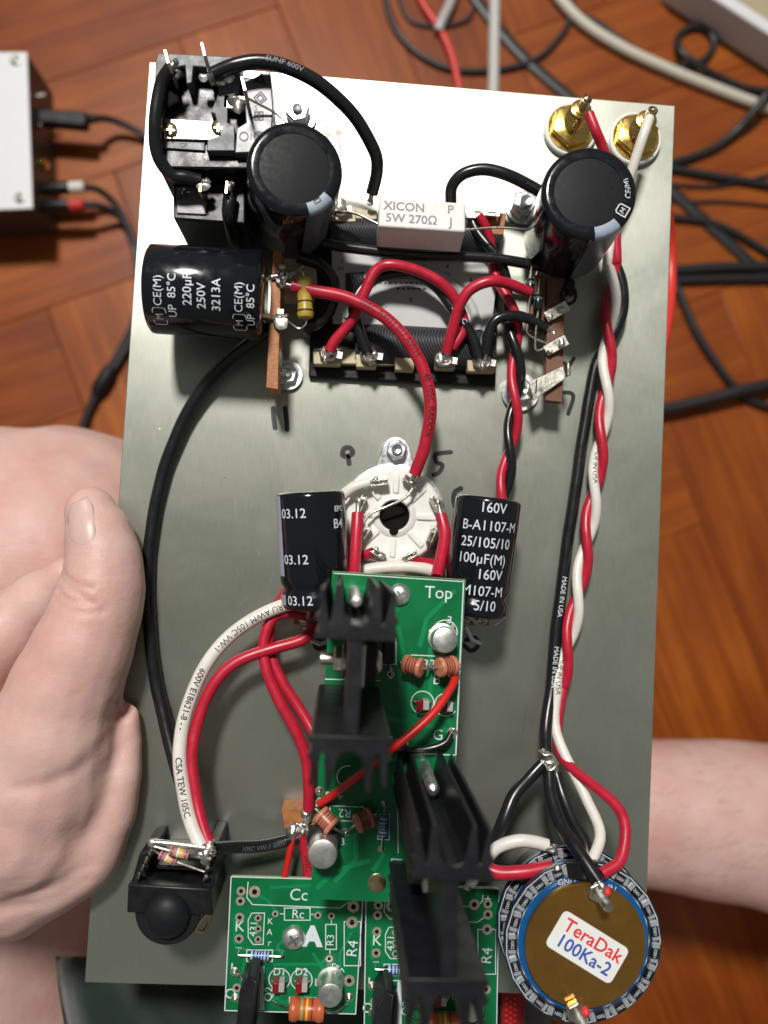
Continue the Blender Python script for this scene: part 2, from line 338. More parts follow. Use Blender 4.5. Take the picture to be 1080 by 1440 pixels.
    def text_cyl(s, fr, o, r, t, a0, t0, size, sg=-1, mi=0, weight=0.0, rot=0.0, sx=1.0):
        v, f = fine_glyphs(t, weight, 1); u, vv, w_ = fr; o = Vector(o); c, sn = math.cos(rot), math.sin(rot); out = []
        for a, b in v:
            a, b = a * size * sx, b * size; a, b = a * c - b * sn, a * sn + b * c
            an = a0 + sg * a / r; out.append(o + w_ * (t0 + sg * b) + (u * math.cos(an) + vv * math.sin(an)) * r)
        return s.add(out, f, mi)
    def text_path(s, t, pts, r, size, s0, mi=0, side=1, weight=0.0, tilt=0.0):
        """print along a wire, on the side that faces up; side=-1 turns the reading direction"""
        v, f = fine_glyphs(t, weight, 2); pts = [Vector(p) for p in pts]; acc = [0.0]
        for a, b in zip(pts, pts[1:]): acc.append(acc[-1] + (b - a).length)
        out = []
        for a, b in v:
            d = min(max(s0 + side * a * size, 0), acc[-1] - 1e-4); i = max(k for k in range(len(acc)) if acc[k] <= d); i = min(i, len(pts) - 2)
            k = (d - acc[i]) / max(1e-6, acc[i + 1] - acc[i]); p = pts[i].lerp(pts[i + 1], k)
            t1 = (pts[min(i + 2, len(pts) - 1)] - pts[max(i - 1, 0)]).normalized(); sd = Z.cross(t1)
            sd = X if sd.length < 1e-3 else sd.normalized(); n = t1.cross(sd).normalized()
            an = side * b * size / r + tilt; out.append(p + (n * math.cos(an) + sd * math.sin(an)) * (r + .06))
        return s.add(out, f, mi)
    def patch(s, fr, o, r, a0, a1, t0, t1, mi=0, n=10):
        u, v, w_ = fr; o = Vector(o); vs = []
        for i in range(n + 1):
            a = a0 + (a1 - a0) * i / n
            for t in (t0, t1): vs.append(o + w_ * t + (u * math.cos(a) + v * math.sin(a)) * r)
        return s.add(vs, [(2 * i, 2 * i + 2, 2 * i + 3, 2 * i + 1) for i in range(n)], mi)
    def hexnut(s, o, r, h, mi=0, axis=Z, a0=.3):
        s.lathe(o, axis, [(r * .9, 0), (r, h * .12), (r, h * .85), (r * .88, h)], 6, mi, hint=X, a0=a0); return s
    def build(s, name, mats, parent=None, bevel=0.0, smooth=35, base=None, seg=2):
        if not isinstance(mats, (list, tuple)): mats = [mats]
        if parent is None:
            if base is None:
                mn = [min(p[i] for p in s.v) for i in range(3)]; mxx = [max(p[i] for p in s.v) for i in range(3)]
                base = Vector(((mn[0] + mxx[0]) / 2, (mn[1] + mxx[1]) / 2, mn[2]))
            loc = TW(base); off = Vector(base)
        else: loc = Vector((0, 0, 0)); off = parent_off(parent)
        me = bpy.data.meshes.new(name); me.from_pydata([tuple((p - off) * .001) for p in s.v], [], s.f)
        for m in mats: me.materials.append(m)
        me.polygons.foreach_set('material_index', s.m)
        if smooth: me.shade_smooth(); me.set_sharp_from_angle(angle=R_(smooth))
        me.update(); o = bpy.data.objects.new(name, me); COL.objects.link(o); o.location = loc; o['off'] = list(off)
        if parent is not None: o.parent = parent
        if bevel:
            b = o.modifiers.new('bevel', 'BEVEL'); b.width = bevel * .001; b.segments = seg; b.limit_method = 'ANGLE'; b.angle_limit = R_(40); b.harden_normals = False
        return o
def parent_off(p): return Vector(p['off'])
def tag(o, label, cat, group=None, kind=None):
    if label: o['label'] = label
    if cat: o['category'] = cat
    if group: o['group'] = group
    if kind: o['kind'] = kind
    return o
def thing(name, label, cat, loc, group=None):
    o = bpy.data.objects.new(name, None); COL.objects.link(o); o.location = TW(loc); o['off'] = list(Vector(loc)); o.empty_display_size = .005
    return tag(o, label, cat, group)
def copy_part(src, parent, delta, name=None):
    """copy of a part (shared mesh) moved by delta mm, under parent"""
    c = src.copy(); COL.objects.link(c); c.parent = parent
    c.location = (Vector(src['off']) + delta - parent_off(parent)) * .001; c['off'] = list(Vector(src['off'])); return c
# ------------------------------------------------------------------ the floor: herringbone parquet, each block a piece of its own
fb = MB().box((0, 0, FLOOR - 12), (2200, 2200, 12)).build('floor', GROUT); tag(fb, 'reddish brown varnished parquet floor', None, kind='structure'); del fb['label']
BL, BW = 300.0, 75.0
pm = MB().box((0, 0, 0), (BL - .35, BW - .35, 8))
pk = pm.build('plank', WOOD, parent=None, bevel=.4, base=Vector((0, 0, 0)))
ang = R_(24); ca, sa = math.cos(ang), math.sin(ang); first = True; npk = 0
for i in range(-22, 23):
    for j in range(-7, 8):
        for k in (0, 1):
            bx, by = (i * BW + j * BL * 1.0, i * BW - j * BL * 1.0) if True else (0, 0)
            cx, cy = (bx + BL / 2, by + BW / 2) if k == 0 else (bx - BW / 2 + BW, by + BW + BL / 2)
            if k == 1: cx, cy = bx + BW / 2, by + BW + BL / 2
            x, y = cx * ca - cy * sa, cx * sa + cy * ca
            if abs(x) > 930 or y > 950 or y < -800: continue
            o = pk if first else pk.copy()
            if not first: COL.objects.link(o)
            first = False; o.parent = fb; o.rotation_euler = (0, 0, ang + (math.pi / 2 if k else 0))
            o.location = (Vector((x, y, FLOOR - 2.0 + random.uniform(-.25, .1))) - parent_off(fb)) * .001; npk += 1

# ------------------------------------------------------------------ the metal plate with its marker strokes
plate = thing('aluminium_plate', 'brushed aluminium mounting plate held in the hand, carrying the wired parts', 'metal plate', (0, 0, -2))
sheet = MB().box((0, 0, -1), (180, 300.4, 2)).build('sheet', ALU, plate, bevel=.25)
def mark(strokes, wd=1.6, mat=None):
    m = MB()
    for st in strokes:
        p = cr_path([P(a, b, .03) for a, b in st], 6); m.ribbon(p, wd)
        for e in (p[0], p[-1]): m.lathe(e - Z * .004, Z, [(wd / 2, 0), (wd / 2, .002)], 12)
    return m.build('ink_mark', mat or MARKER, plate, smooth=0)
mark([[(384, 574), (385, 588), (387, 602)], [(401, 574), (403, 590), (404, 604)]])
mark([[(491, 652), (489, 643), (482, 640), (484, 631), (492, 630), (496, 637), (488, 643)]], 1.7)
mark([[(634, 636), (622, 637), (612, 640), (614, 650), (622, 654), (618, 664), (610, 668)]], 1.5)
mark([[(648, 687), (640, 692), (638, 702), (640, 712)]], 1.7)
mark([[(793, 552), (803, 553), (806, 560), (799, 582)]], 1.4)
mark([[(793, 510), (799, 515), (807, 504)], [(799, 515), (800, 526)]], 1.3)
mark([[(650, 905), (662, 915), (672, 908), (668, 897), (655, 900)]], 1.5)
mark([[(455, 897), (443, 904), (447, 912), (458, 910)]], 1.6)
mark([[(458, 178), (462, 212)], [(474, 180), (479, 212)], [(462, 190), (480, 186)]], 1.4, MARKERB)
# fine scratches
sc = MB()
for a, b, c, d in ((695, 880, 712, 868), (742, 872, 752, 877), (740, 1000, 735, 1030), (330, 700, 333, 735), (600, 600, 603, 640), (860, 780, 866, 800), (350, 840, 338, 850), (880, 950, 900, 955), (650, 610, 652, 640)):
    sc.ribbon([P(a, b, .02), P(c, d, .02)], .16)
for k in range(46):
    x_, y_ = random.uniform(150, 900), random.uniform(560, 1370); an_ = random.gauss(1.57, .5); l_ = random.uniform(4, 26)
    sc.ribbon([P(x_, y_, .02), P(x_ + math.cos(an_) * l_ * .5 + random.uniform(-1, 1), y_ + math.sin(an_) * l_ * .5, .02), P(x_ + math.cos(an_) * l_, y_ + math.sin(an_) * l_, .02)], random.uniform(.06, .13))
sc.build('scratch', M('scratch_bright', (.9, .9, .88), .25, 1), plate, smooth=0)['kind'] = 'stuff'

# ------------------------------------------------------------------ small shared pieces
def nut_set(name, label, px, py, h, r=3.6, washer=5.2, bolt=1.7, lift=2.2, a0=.3, group=None, lean=Vector((0, 0, 1))):
    """washer, hexagonal nut and bolt end"""
    p = P(px, py, h); t = thing(name, label, 'nut', Vector((p.x, p.y, 0)) if h < 6 else p, group)
    MB().lathe(p, lean, [(washer * .45, 0), (washer, 0), (washer, .8), (washer * .45, .8)], 28).build('washer', STEEL, t)
    MB().hexnut(p + lean * .8, r, lift, 0, lean, a0).build('hex_nut', STEEL, t, bevel=.15)
    b = MB()
    b.lathe(p + lean * .8, lean, [(bolt, 0), (bolt, lift + .9), (bolt * .8, lift + 1.2), (bolt * .3, lift + .9), (0, lift + .8)], 16)
    b.build('bolt_end', STEEL, t); return t
def blob(m, c, r, mi=0):
    """lump of solder: an uneven flattened drop"""
    i0 = len(m.v); c = Vector(c); m.sphere(c, r, (1, random.uniform(.7, 1.2), random.uniform(.55, .8)), 10, mi); a = [random.uniform(0, 6.3) for _ in range(3)]
    for i in range(i0, len(m.v)):
        d = m.v[i] - c; q = d / r; m.v[i] = c + d * (1 + .17 * math.sin(3.1 * q.x + a[0]) + .15 * math.sin(3.7 * q.y + a[1]) + .12 * math.sin(5 * q.z + a[2]))
def lug_ring(m, c, r, d, mi=0, thick=.5):
    """flat solder tag: a ring with a tail along d"""
    d = Vector(d).normalized(); u, v, w_ = frame(d); n = 14
    ring = [Vector(c) + d * math.cos(2 * math.pi * k / n) * r * 1.25 + v * math.sin(2 * math.pi * k / n) * r for k in range(n + 1)]
    m.tube(ring, thick, 6, mi, cap=False); m.box(Vector(c) + d * r * 1.6, (r * 1.0, r * 1.0, thick * 1.2), (d, v, u), mi)
def strand(m, pts, r=.45, mi=0): m.tube(cr_path(pts, 6), r, 6, mi)
def wobble(c, amp):
    """small uneven bends, as in wire bent by hand"""
    a = [random.uniform(0, 6.3) for _ in range(4)]; n = len(c); acc = 0.0; out = [c[0]]
    for i in range(1, n):
        acc += (c[i] - c[i - 1]).length; e = min(1, 4 * i / n, 4 * (n - 1 - i) / n)
        out.append(c[i] + Vector((math.sin(acc * .19 + a[0]) + .4 * math.sin(acc * .43 + a[1]), math.sin(acc * .17 + a[2]) + .4 * math.sin(acc * .4 + a[3]), 0)) * amp * e)
    return out
def wire(name, label, pts, r, mat, text=None, tmat=None, tsize=2.4, ts=(0,), side=1, ends=(1, 1), group=None, cat='wire', tilt=0.0, weight=.01, bare=3.0):
    """pts: (px, py, height of the wire's centre). Bare soldered ends are parts."""
    c = wobble(cr_path([P(*p) for p in pts], 9), r * .05)
    o = MB().tube(c, r, 12).build(name, mat, None, smooth=60, base=c[0]); tag(o, label, cat, group)
    ends_ = []
    if ends[0]: e = MB(); ends_.append(e); d = (c[0] - c[2]).normalized(); e.tube([c[0] - d, c[0] + d * bare * .5, c[0] + d * bare + Vector((0, 0, -.6))], r * .42, 8); blob(e, c[0] + d * bare, r * .62)
    if ends[1]: e = MB(); ends_.append(e); d = (c[-1] - c[-3]).normalized(); e.tube([c[-1] - d, c[-1] + d * bare * .5, c[-1] + d * bare + Vector((0, 0, -.6))], r * .42, 8); blob(e, c[-1] + d * bare, r * .62)
    for e in ends_: e.build('bare_end', SOLDER, o, smooth=60)
    if text:
        for s, s0 in zip(text, ts): MB().text_path(s, c, r, tsize, s0, 0, side, weight, tilt).build('lettering', tmat or INKK, o, smooth=0)
    return o
def axial(m, p0, p1, r, bands, body=0, metal=1, lead=(None, None), dumb=True):
    """resistor body from p0 to p1 with bands [(t, width, mat index)]"""
    p0, p1 = Vector(p0), Vector(p1); d = p1 - p0; L = d.length; k = 1.14 if dumb else 1.0
    prof = [(r * .35, 0), (r * .9 * k, L * .03), (r * k, L * .10), (r * k, L * .2), (r, L * .26), (r, L * .74), (r * k, L * .8), (r * k, L * .90), (r * .9 * k, L * .97), (r * .35, L)]
    m.lathe(p0, d, prof, 16, body)
    for t, wd, mi in bands:
        kk = k if (t < .24 or t > .76) else 1.0
        m.lathe(p0 + d * t - d.normalized() * wd / 2, d, [(r * kk + .05, 0), (r * kk + .05, wd)], 16, mi)
    for a, b in ((p0, lead[0]), (p1, lead[1])):
        if b is not None: m.tube(cr_path([a] + [Vector(q) for q in b], 5), .33, 6, metal)

# ------------------------------------------------------------------ electrolytic capacitors
def capacitor(label, base, top, r, group, hint=X, crimp=False):
    base, top = Vector(base), Vector(top); ax = top - base; L = ax.length; fr = frame(ax, hint)
    t = thing('capacitor', label, 'capacitor', base, group)
    prof = [(r * .80, 0), (r * .95, .5), (r, 1.4)]
    if crimp: prof += [(r, 2.6), (r * .985, 4.2), (r * .90, 5.6), (r * .90, 6.4), (r * .985, 7.8), (r, 9.0)]
    prof += [(r, L - 1.5), (r * .985, L - .7), (r * .93, L - .15), (r * .86, L), (r * .74, L - .1), (r * .73, L - .35)]
    sl = MB().lathe(base, ax, prof, 56, 0, hint).build('sleeve', SLEEVE, t, smooth=50)
    MB().lathe(base, ax, [(r * .735, L - .5), (r * .735, L - .28), (r * .7, L - .24), (0, L - .15)], 48, 0, hint).build('end_disc', CAPTOP, t, smooth=40)
    return t, fr, L, sl
CG = 'electrolytic capacitors on the plate'
def cap_leads(t, pts, mat=TIN, r=.7):
    for p in pts: MB().tube(cr_path([Vector(q) for q in p], 5), r, 8).build('lead', mat, t, smooth=60)
def ang_of(fr, d):
    d = Vector(d); return math.atan2(d.dot(fr[1]), d.dot(fr[0]))
# A: standing, by the mains inlet
b0, t0 = P(408, 303, 12), P(415, 236, 44)
t, fr, L, sl = capacitor('black upright capacitor beside the mains inlet, pale patch on its rim', b0, t0, 13.4, CG)
a = ang_of(fr, (.62, -.78, 0)); s = MB(); s.patch(fr, b0, 13.5, a - .36, a + .36, 1.6, L - 1.5, 1); s.build('polarity_stripe', [STRIPE, STRIPED], sl, smooth=60)
s = MB()
for i in range(12):
    pass
u, v, w_ = fr
def rim_patch(o, L, r, a0, a1, n=10):
    s = MB(); vs = []
    prs = [(r * 1.004, L - 1.5), (r * .99, L - .65), (r * .935, L - .08), (r * .86, L + .08), (r * .755, L - .02)]
    for i in range(n + 1):
        aa = a0 + (a1 - a0) * i / n
        for rr, tt in prs: vs.append(o + w_ * tt + (u * math.cos(aa) + v * math.sin(aa)) * (rr + .05))
    k = len(prs); return s.add(vs, [(i * k + j, (i + 1) * k + j, (i + 1) * k + j + 1, i * k + j + 1) for i in range(n) for j in range(k - 1)])
rim_patch(b0, L, 13.4, a - .30, a + .30).build('rim_stripe', STRIPE, sl, smooth=60)
s = MB(); pp = b0 + w_ * (L + .2) + (u * math.cos(a) + v * math.sin(a)) * 10.8; tx = (-u * math.sin(a) + v * math.cos(a)); ty = -(u * math.cos(a) + v * math.sin(a))
s.ribbon([pp + tx * i + ty * j for i, j in ((-.9, -.5), (.9, -.5), (.9, .5), (-.9, .5))], .22, up=w_, closed=True); s.build('lettering', INKK, sl, smooth=0)
cap_leads(t, [[b0 + w_ * .3 + v * -4, P(432, 362, 9), P(404, 392, 12)], [b0 + w_ * .3 + v * 4, P(470, 300, 9), P(482, 302, 8)]])
# B: standing, below the gold jacks
b0, t0 = P(794, 338, 11), P(829, 270, 44)
t, fr, L, sl = capacitor('black upright capacitor near the gold jacks, lettering on its rim', b0, t0, 13.5, CG)
u, v, w_ = fr; a = ang_of(fr, (.45, -.89, 0))
rim_patch(b0, L, 13.5, a - .30, a + .30).build('rim_stripe', STRIPE, sl, smooth=60)
s = MB().patch(fr, b0, 13.6, a - .36, a + .36, 1.6, L - 1.5, 0); s.build('polarity_stripe', STRIPED, sl, smooth=60)
s = MB(); am = a + .62
def rim_text(s, txt, a0, size, wt=.01, box=False):
    gv, gf = glyphs(txt, wt); out = []
    for x_, y_ in gv:
        aa = a0 + x_ * size / 12.4; k = y_ * size; tt, rr = (L - .05, 11.0 - k) if k > 0 else (L - .05 + k * .35, 11.0 - k * .95)
        out.append(b0 + w_ * (tt + .25) + (u * math.cos(aa) + v * math.sin(aa)) * rr)
    s.add(out, gf)
rim_text(s, 'M', am, 2.6, .0); rim_text(s, 'CE(M)', am + .62, 2.6, .004)
fpts = [b0 + w_ * (L + .2) + (u * math.cos(am + q) + v * math.sin(am + q)) * rr for q, rr in ((-.15, 9.6), (-.12, 12.3), (.12, 12.3), (.15, 9.6), (.10, 9.1), (-.10, 9.1))]
s.ribbon(fpts, .3, up=w_, closed=True); s.build('lettering', INKW, sl, smooth=0)
cap_leads(t, [[b0 + w_ * .3 - u * 5, P(757, 385, 9), P(750, 402, 10)], [b0 + w_ * .3 - v * 5, P(800, 408, 9), P(795, 420, 12)]], TIN, .7)
m = MB(); m.cyl(P(799, 398, 13), P(799, 412, 9), 2.1, n=12); m.build('rubber_sleeve', RUBBER, t)
# C: lying on its side
p0, p1 = P(372, 416, 23), P(213, 406, 23)
t, fr, L, sl = capacitor('black capacitor lying on its side, white 220 microfarad lettering', p0, p1, 13.2, CG, hint=Z, crimp=False)
fr2 = (fr[0], -fr[1], -fr[2]); s = MB()     # print runs with the lead end to its right
def c_line(txt, px, size, off, wt=.02): s.text_cyl((fr[0], fr[0].cross((p0 - p1).normalized()) * -1, (p0 - p1).normalized()), p1, 13.27, txt, off, px, size, -1, 0, wt)
for txt, px, size, off in (('CE(M)', 5.0, 3.7, .12), ('UP  85°C', 9.0, 3.7, .22), ('220µF', 13.4, 4.0, .06), ('250V', 17.4, 3.9, .18), ('3213A', 21.6, 3.9, .14), ('CE(M)', 28.0, 3.7, .16), ('UP  85°C', 31.4, 3.6, .34)): c_line(txt, px, size * .9, off + .22, .008)
for px, off in ((5.0, .93), (28.0, .97)):
    c_line('M', px, 3.0, off, .0)
    wx = (p0 - p1).normalized(); f3 = (fr[0], fr[0].cross(wx) * -1, wx)
    pts = [p1 + wx * (px + a_) + (f3[0] * math.cos(off + b_) + f3[1] * math.sin(off + b_)) * 13.3 for a_, b_ in ((-1.5, -.22), (1.5, -.22), (1.9, -.16), (1.9, .16), (1.5, .22), (-1.5, .22), (-1.9, .16), (-1.9, -.16))]
    s.ribbon(pts, .28, up=(f3[0] * math.cos(off) + f3[1] * math.sin(off)), closed=True)
s.build('lettering', INKW, sl, smooth=0)
cap_leads(t, [[p0 + Y * 5 + X * -.5, P(379, 390, 20), P(392, 388, 20)], [p0 - Y * 6 + X * -.5, P(382, 446, 20), P(396, 455, 20)]], TIN, .8)
# D: left of the valve socket
p0, p1 = P(445, 853, 20), P(436, 691, 23)
t, fr, L, sl = capacitor('black capacitor printed 03.12, white wire passing it left of the ceramic socket', p0, p1, 10.3, CG, hint=Z, crimp=True)
wx = (p0 - p1).normalized(); f3 = (fr[0], fr[0].cross(wx) * -1, wx); s = MB()
for tt, a0 in ((6.2, .52), (19.6, .52), (31.6, .46)): s.text_cyl(f3, p1, 10.36, '03.12', a0, tt, 3.9, -1, 0, .004)
s.text_cyl(f3, p1, 10.36, 'EPC', -.94, 5.4, 2.3, -1, 0, .02); s.text_cyl(f3, p1, 10.36, 'B4', -.88, 9.8, 3.9, -1, 0, .01); s.text_cyl(f3, p1, 10.36, '83', -1.1, 26, 3.6, -1, 0, .01)
s.build('lettering', INKW, sl, smooth=0)
s = MB().patch(f3, p1, 10.36, .98, 1.62, .9, 24.5, 0); s.patch(f3, p1, 10.36, .98, 1.62, 30, 33, 0); s.build('polarity_stripe', LILAC, sl, smooth=60)
cap_leads(t, [[p0 + X * -2.2, P(434, 866, 12), P(432, 872, 8)], [p0 + X * 2, P(444, 866, 12), P(446, 874, 8)]])
# E: right of the valve socket
p0, p1 = P(665, 864, 20), P(687, 700, 22)
t, fr, L, sl = capacitor('black capacitor printed 160V and 100 microfarad, right of the ceramic socket', p0, p1, 10.0, CG, hint=Z, crimp=True)
wx = (p0 - p1).normalized(); f3 = (fr[0], fr[0].cross(wx) * -1, wx); s = MB()
for tt, txt, a0 in ((3.2, '160V', -.02), (8.6, 'B-A1107-M', -.02), (13.6, '25/105/10', .06), (18.4, '100µF(M)', .12), (22.8, '160V', -.18), (27.8, 'M107-M', -.04), (32.0, '5/10', -.15)): s.text_cyl(f3, p1, 10.06, txt, a0, tt, 4.25, -1, 0, .004, .03, .92)
s.build('lettering', INKW, sl, smooth=0)
s = MB().patch(f3, p1, 10.06, -1.62, -1.15, .9, 25, 0); s.build('polarity_stripe', LILAC, sl, smooth=60)
cap_leads(t, [[p0 + X * -2.2, P(668, 874, 12), P(664, 878, 8)], [p0 + X * 2, P(683, 874, 10), P(676, 878, 8)]])

# ------------------------------------------------------------------ mains inlet and its switch
t = thing('mains_inlet', 'black mains power inlet with upright solder tabs at the plate corner', 'power inlet', P(300, 200, 0))
body = MB().prism([P(*p, 30) for p in ((222, 92), (378, 112), (384, 205), (360, 238), (222, 236))], 30).build('body', BLACKP, t, bevel=.6)
MB().prism([P(*p, 36) for p in ((222, 74), (338, 80), (336, 98), (272, 93), (270, 116), (262, 118), (260, 92), (228, 98), (224, 170), (216, 168), (218, 88))], 8).build('rear_flange', GREYP, t, bevel=.3)
MB().prism([P(*p, 33) for p in ((336, 84), (336, 128), (320, 142), (320, 172), (330, 178), (330, 212), (290, 212), (292, 196), (310, 190), (302, 160), (296, 158), (306, 132), (308, 96))], 4).build('ledge', GREYP, t, bevel=.25)
MB().prism([P(*p, 33) for p in ((342, 116), (380, 98), (384, 150), (381, 198), (362, 214), (330, 215), (333, 180), (346, 172))], 12).build('side_panel', M('glossy_dark_panel', (.10, .105, .115), .36, rv=.05, bump=.08, bs=400), t, bevel=.3)
m = MB()      # the safety marks: triangles, squares and rings
def tri(cx, cy, r, rot=0.0): m.ribbon([P(cx + r * math.cos(rot + q), cy + r * math.sin(rot + q), 33.06) for q in (-1.57, .52, 2.62)], .42, closed=True)
def sq(cx, cy, r, rot=.78): m.ribbon([P(cx + r * math.cos(rot + q), cy + r * math.sin(rot + q), 33.06) for q in (0, 1.57, 3.14, 4.71)], .42, closed=True)
tri(366, 112, 9, .2); tri(366, 112, 5, .2); sq(366, 138, 9, .1); sq(366, 138, 5, .1); sq(364, 163, 8); sq(364, 163, 4, .2); m.text('S', P(360, 152, 33.06), 2.2)
for cx, rr in ((364, (7, 4.5, 2)), (343, (6,))):
    for r_ in rr: m.ribbon([P(cx + r_ * math.cos(q * .524), 192 + r_ * math.sin(q * .524), 33.06) for q in range(12)], .36, closed=True)
m.text('I', P(353, 193, 33.06), 3)
m.build('lettering', INKK, t, smooth=0)
m = MB(); m.text('max. 7.5A', P(300, 148, 30.06), 2.1, -X, -Y); m.text('250V~', P(282, 139, 30.06), 2.1, -X, -Y); m.build('lettering', M('dim_print', (.10, .11, .12), .5), t, smooth=0)
m = MB().prism([P(*p, 31.5) for p in ((231, 166), (316, 172), (322, 178), (318, 192), (308, 197), (231, 195))], 3); m.build('metal_strap', TIN, t, bevel=.2)
for x_, y_ in ((240, 183), (307, 180)):
    r_ = MB(); r_.lathe(P(x_, y_, 31.4), Z, [(2.0, 0), (2.0, .8), (1.2, 1.4), (0, 1.5)], 14); r_.box(P(x_, y_, 33), (.5, 2.4, .4)); r_.box(P(x_, y_, 33), (2.4, .5, .4)); r_.build('rivet', BRASS, t)
MB().prism([P(*p, 30.8) for p in ((230, 198), (288, 200), (288, 212), (230, 208))], 3).build('label_step', GREYP, t, bevel=.2)
m = MB().text('CP', P(258, 204, 30.9), 1.8); m.build('lettering', INKK, t, smooth=0)
m = MB()
for a_, b_, c_ in ((241, 98, (8, 1.2, 10)), (291, 88, (1.2, 3.5, 10)), (346, 135, (1.2, 4, 10))):
    m = MB(); q = P(a_, b_, 39); m.box(q, (1.0, 4.2, 12), (Vector((.95, .3, 0)), Vector((-.3, .95, 0)), Z)); m.build('solder_tab', TIN, t, bevel=.2)
for a_, b_, r_ in ((250, 100, 2.2), (244, 108, 1.6), (318, 108, 2.2), (310, 114, 1.7), (300, 112, 1.4), (334, 150, 1.9), (328, 140, 1.6), (338, 144, 1.3)):
    m = MB(); blob(m, P(a_, b_, 34), r_); m.build('solder_joint', SOLDER, t, smooth=60)
MB().box(P(330, 146, 32.0), (6.5, 4.2, 2.0)).build('terminal_plate', TIN, t, bevel=.3)
m = MB().prism([P(*p, 30.3) for p in ((230, 112), (252, 112), (256, 150), (240, 158), (228, 150))], 1); m.build('pocket', HOLE, t)  # raised black sheet, painted as the shade of a pocket
t = thing('rocker_switch', 'small black switch body with two solder tabs below the mains inlet', 'switch', P(295, 300, 0))
MB().prism([P(*p, 22) for p in ((243, 256), (345, 258), (345, 315), (244, 308))], 22).build('body', BLACKP, t, bevel=.6)
MB().prism([P(*p, 22.6) for p in ((248, 262), (290, 262), (290, 302), (248, 300))], 2).build('front_step', M('glossy_dark_panel', (.1, .1, .1)), t, bevel=.3)
for a_ in (252, 259): MB().box(P(a_, 272, 23), (.9, 3.2, 1.2)).build('rib', GREYP, t)
for a_, b_ in ((286, 262), (322, 264)):
    m = MB(); m.box(P(a_, b_ + 10, 24), (1.0, 4, 10)); m.build('solder_tab', BRASS, t, bevel=.2); m = MB(); blob(m, P(a_, b_, 28), 1.7); m.build('solder_joint', SOLDER, t, smooth=60)

# ------------------------------------------------------------------ cement resistor
t = thing('cement_resistor', 'white ceramic block resistor printed 5W 270 ohm', 'resistor', P(592, 315, 8))
c = P(594, 301, 25); ax = (P(660, 290, 25) - P(532, 281, 25)).normalized(); ay = Vector((-ax.y * .96, ax.x * .96, -.22)).normalized(); az = ax.cross(ay)
cc = c - az * 5.5
MB().box(cc, (26.6, 10.4, 11.0), (ax, ay, az)).build('body', CEMENT, t, bevel=.7, seg=3)
m = MB(); tp = cc + az * 5.55
for txt, dx, dy, sz in (('XICON', -5.6, 2.0, 4.2), ('P', 8.6, 2.1, 4.2), ('5W 270Ω', -3.3, -2.2, 4.2), ('J', 8.8, -2.3, 4.2)): m.text(txt, tp + ax * dx + ay * dy, sz, ax, ay, 0, .02, .92)
m.build('lettering', INKG, t, smooth=0)
m = MB().tube(cr_path([cc - ax * 13 - az * 1, P(500, 300, 17), P(476, 298, 15), P(470, 300, 13)], 5), .5, 8); m.build('lead', TIN, t, smooth=60)
m = MB().tube(cr_path([cc + ax * 13 - az * 1, P(700, 320, 18), P(740, 323, 17), P(752, 322, 15)], 5), .4, 8); m.build('lead', TIN, t, smooth=60)

# ------------------------------------------------------------------ output transformer showing through the plate
t = thing('transformer', 'transformer with white printed label and black winding set in the plate', 'transformer', P(570, 420, 0))
MB().prism([P(*p, 2.5) for p in ((440, 318), (704, 322), (697, 543), (434, 530))], 30).build('core_frame', BLACKP, t, bevel=.5)
MB().prism([P(*p, 6.0) for p in ((466, 350), (702, 362), (690, 474), (640, 462), (505, 456), (468, 452))], 3).build('label_card', CARD, t, bevel=.1)
c = P(580, 468, 5.6); m = MB(); m.tube([c + Vector((math.cos(q * .1 + .1) * 21.5, math.sin(q * .1 + .1) * 21.0, 0)) for q in range(30)], 1.7, 10); m.build('arched_rim', CARD, t, smooth=60)
m = MB()
for txt, a_, b_, sz in (('1', 481, 368, 2.2), ('0V', 479, 378, 2.0), ('4', 629, 375, 2.2), ('8', 578, 422, 2.2), ('3', 662, 394, 2.2), ('6V', 630, 385, 1.8)): m.text(txt, P(a_, b_, 6.1), sz, mi=0)
for (a_, b_, n_) in ((575, 391, 9), (575, 398, 11), (582, 406, 6)):
    for k in range(n_):
        m.box(P(a_ + (k - n_ / 2) * 7.4, b_, 6.1), (random.uniform(.6, 1.5), .55, .05))
m.build('lettering', INKK, t, smooth=0)
MB().prism([P(*p, 6.4) for p in ((486, 384), (512, 382), (512, 412), (486, 412))], 1).build('window', WIND, t)
def dome(a_, b_, c_, d_, h, tilt, name):
    q0, q1 = P(a_, b_, h), P(c_, d_, h); m = MB(); n = 12; vs = []; fs = []; wd = tilt
    for i in range(9):
        for k in range(n + 1):
            th = math.pi * k / n; s_ = i / 8; e = 1.0 if 0 < i < 8 else .86
            vs.append(q0.lerp(q1, s_) + Vector((0, math.cos(th) * wd * e, math.sin(th) * 6.0 * e)))
    fs = [(i * (n + 1) + k, i * (n + 1) + k + 1, (i + 1) * (n + 1) + k + 1, (i + 1) * (n + 1) + k) for i in range(8) for k in range(n)]
    return m.add(vs, fs).build(name, WIND, t, smooth=60)
dome(466, 328, 700, 338, 3.5, 5.5, 'winding'); dome(500, 484, 694, 494, 3.5, 7.0, 'winding')
MB().prism([P(*p, 8) for p in ((470, 290), (530, 296), (530, 312), (470, 312))], 8).build('bobbin_end', BEIGE, t, bevel=.3)
m = MB().prism([P(*p, 5.5) for p in ((441, 489), (697, 498), (696, 518), (440, 510))], 3); m.build('bobbin_flange', BEIGE, t, bevel=.3)
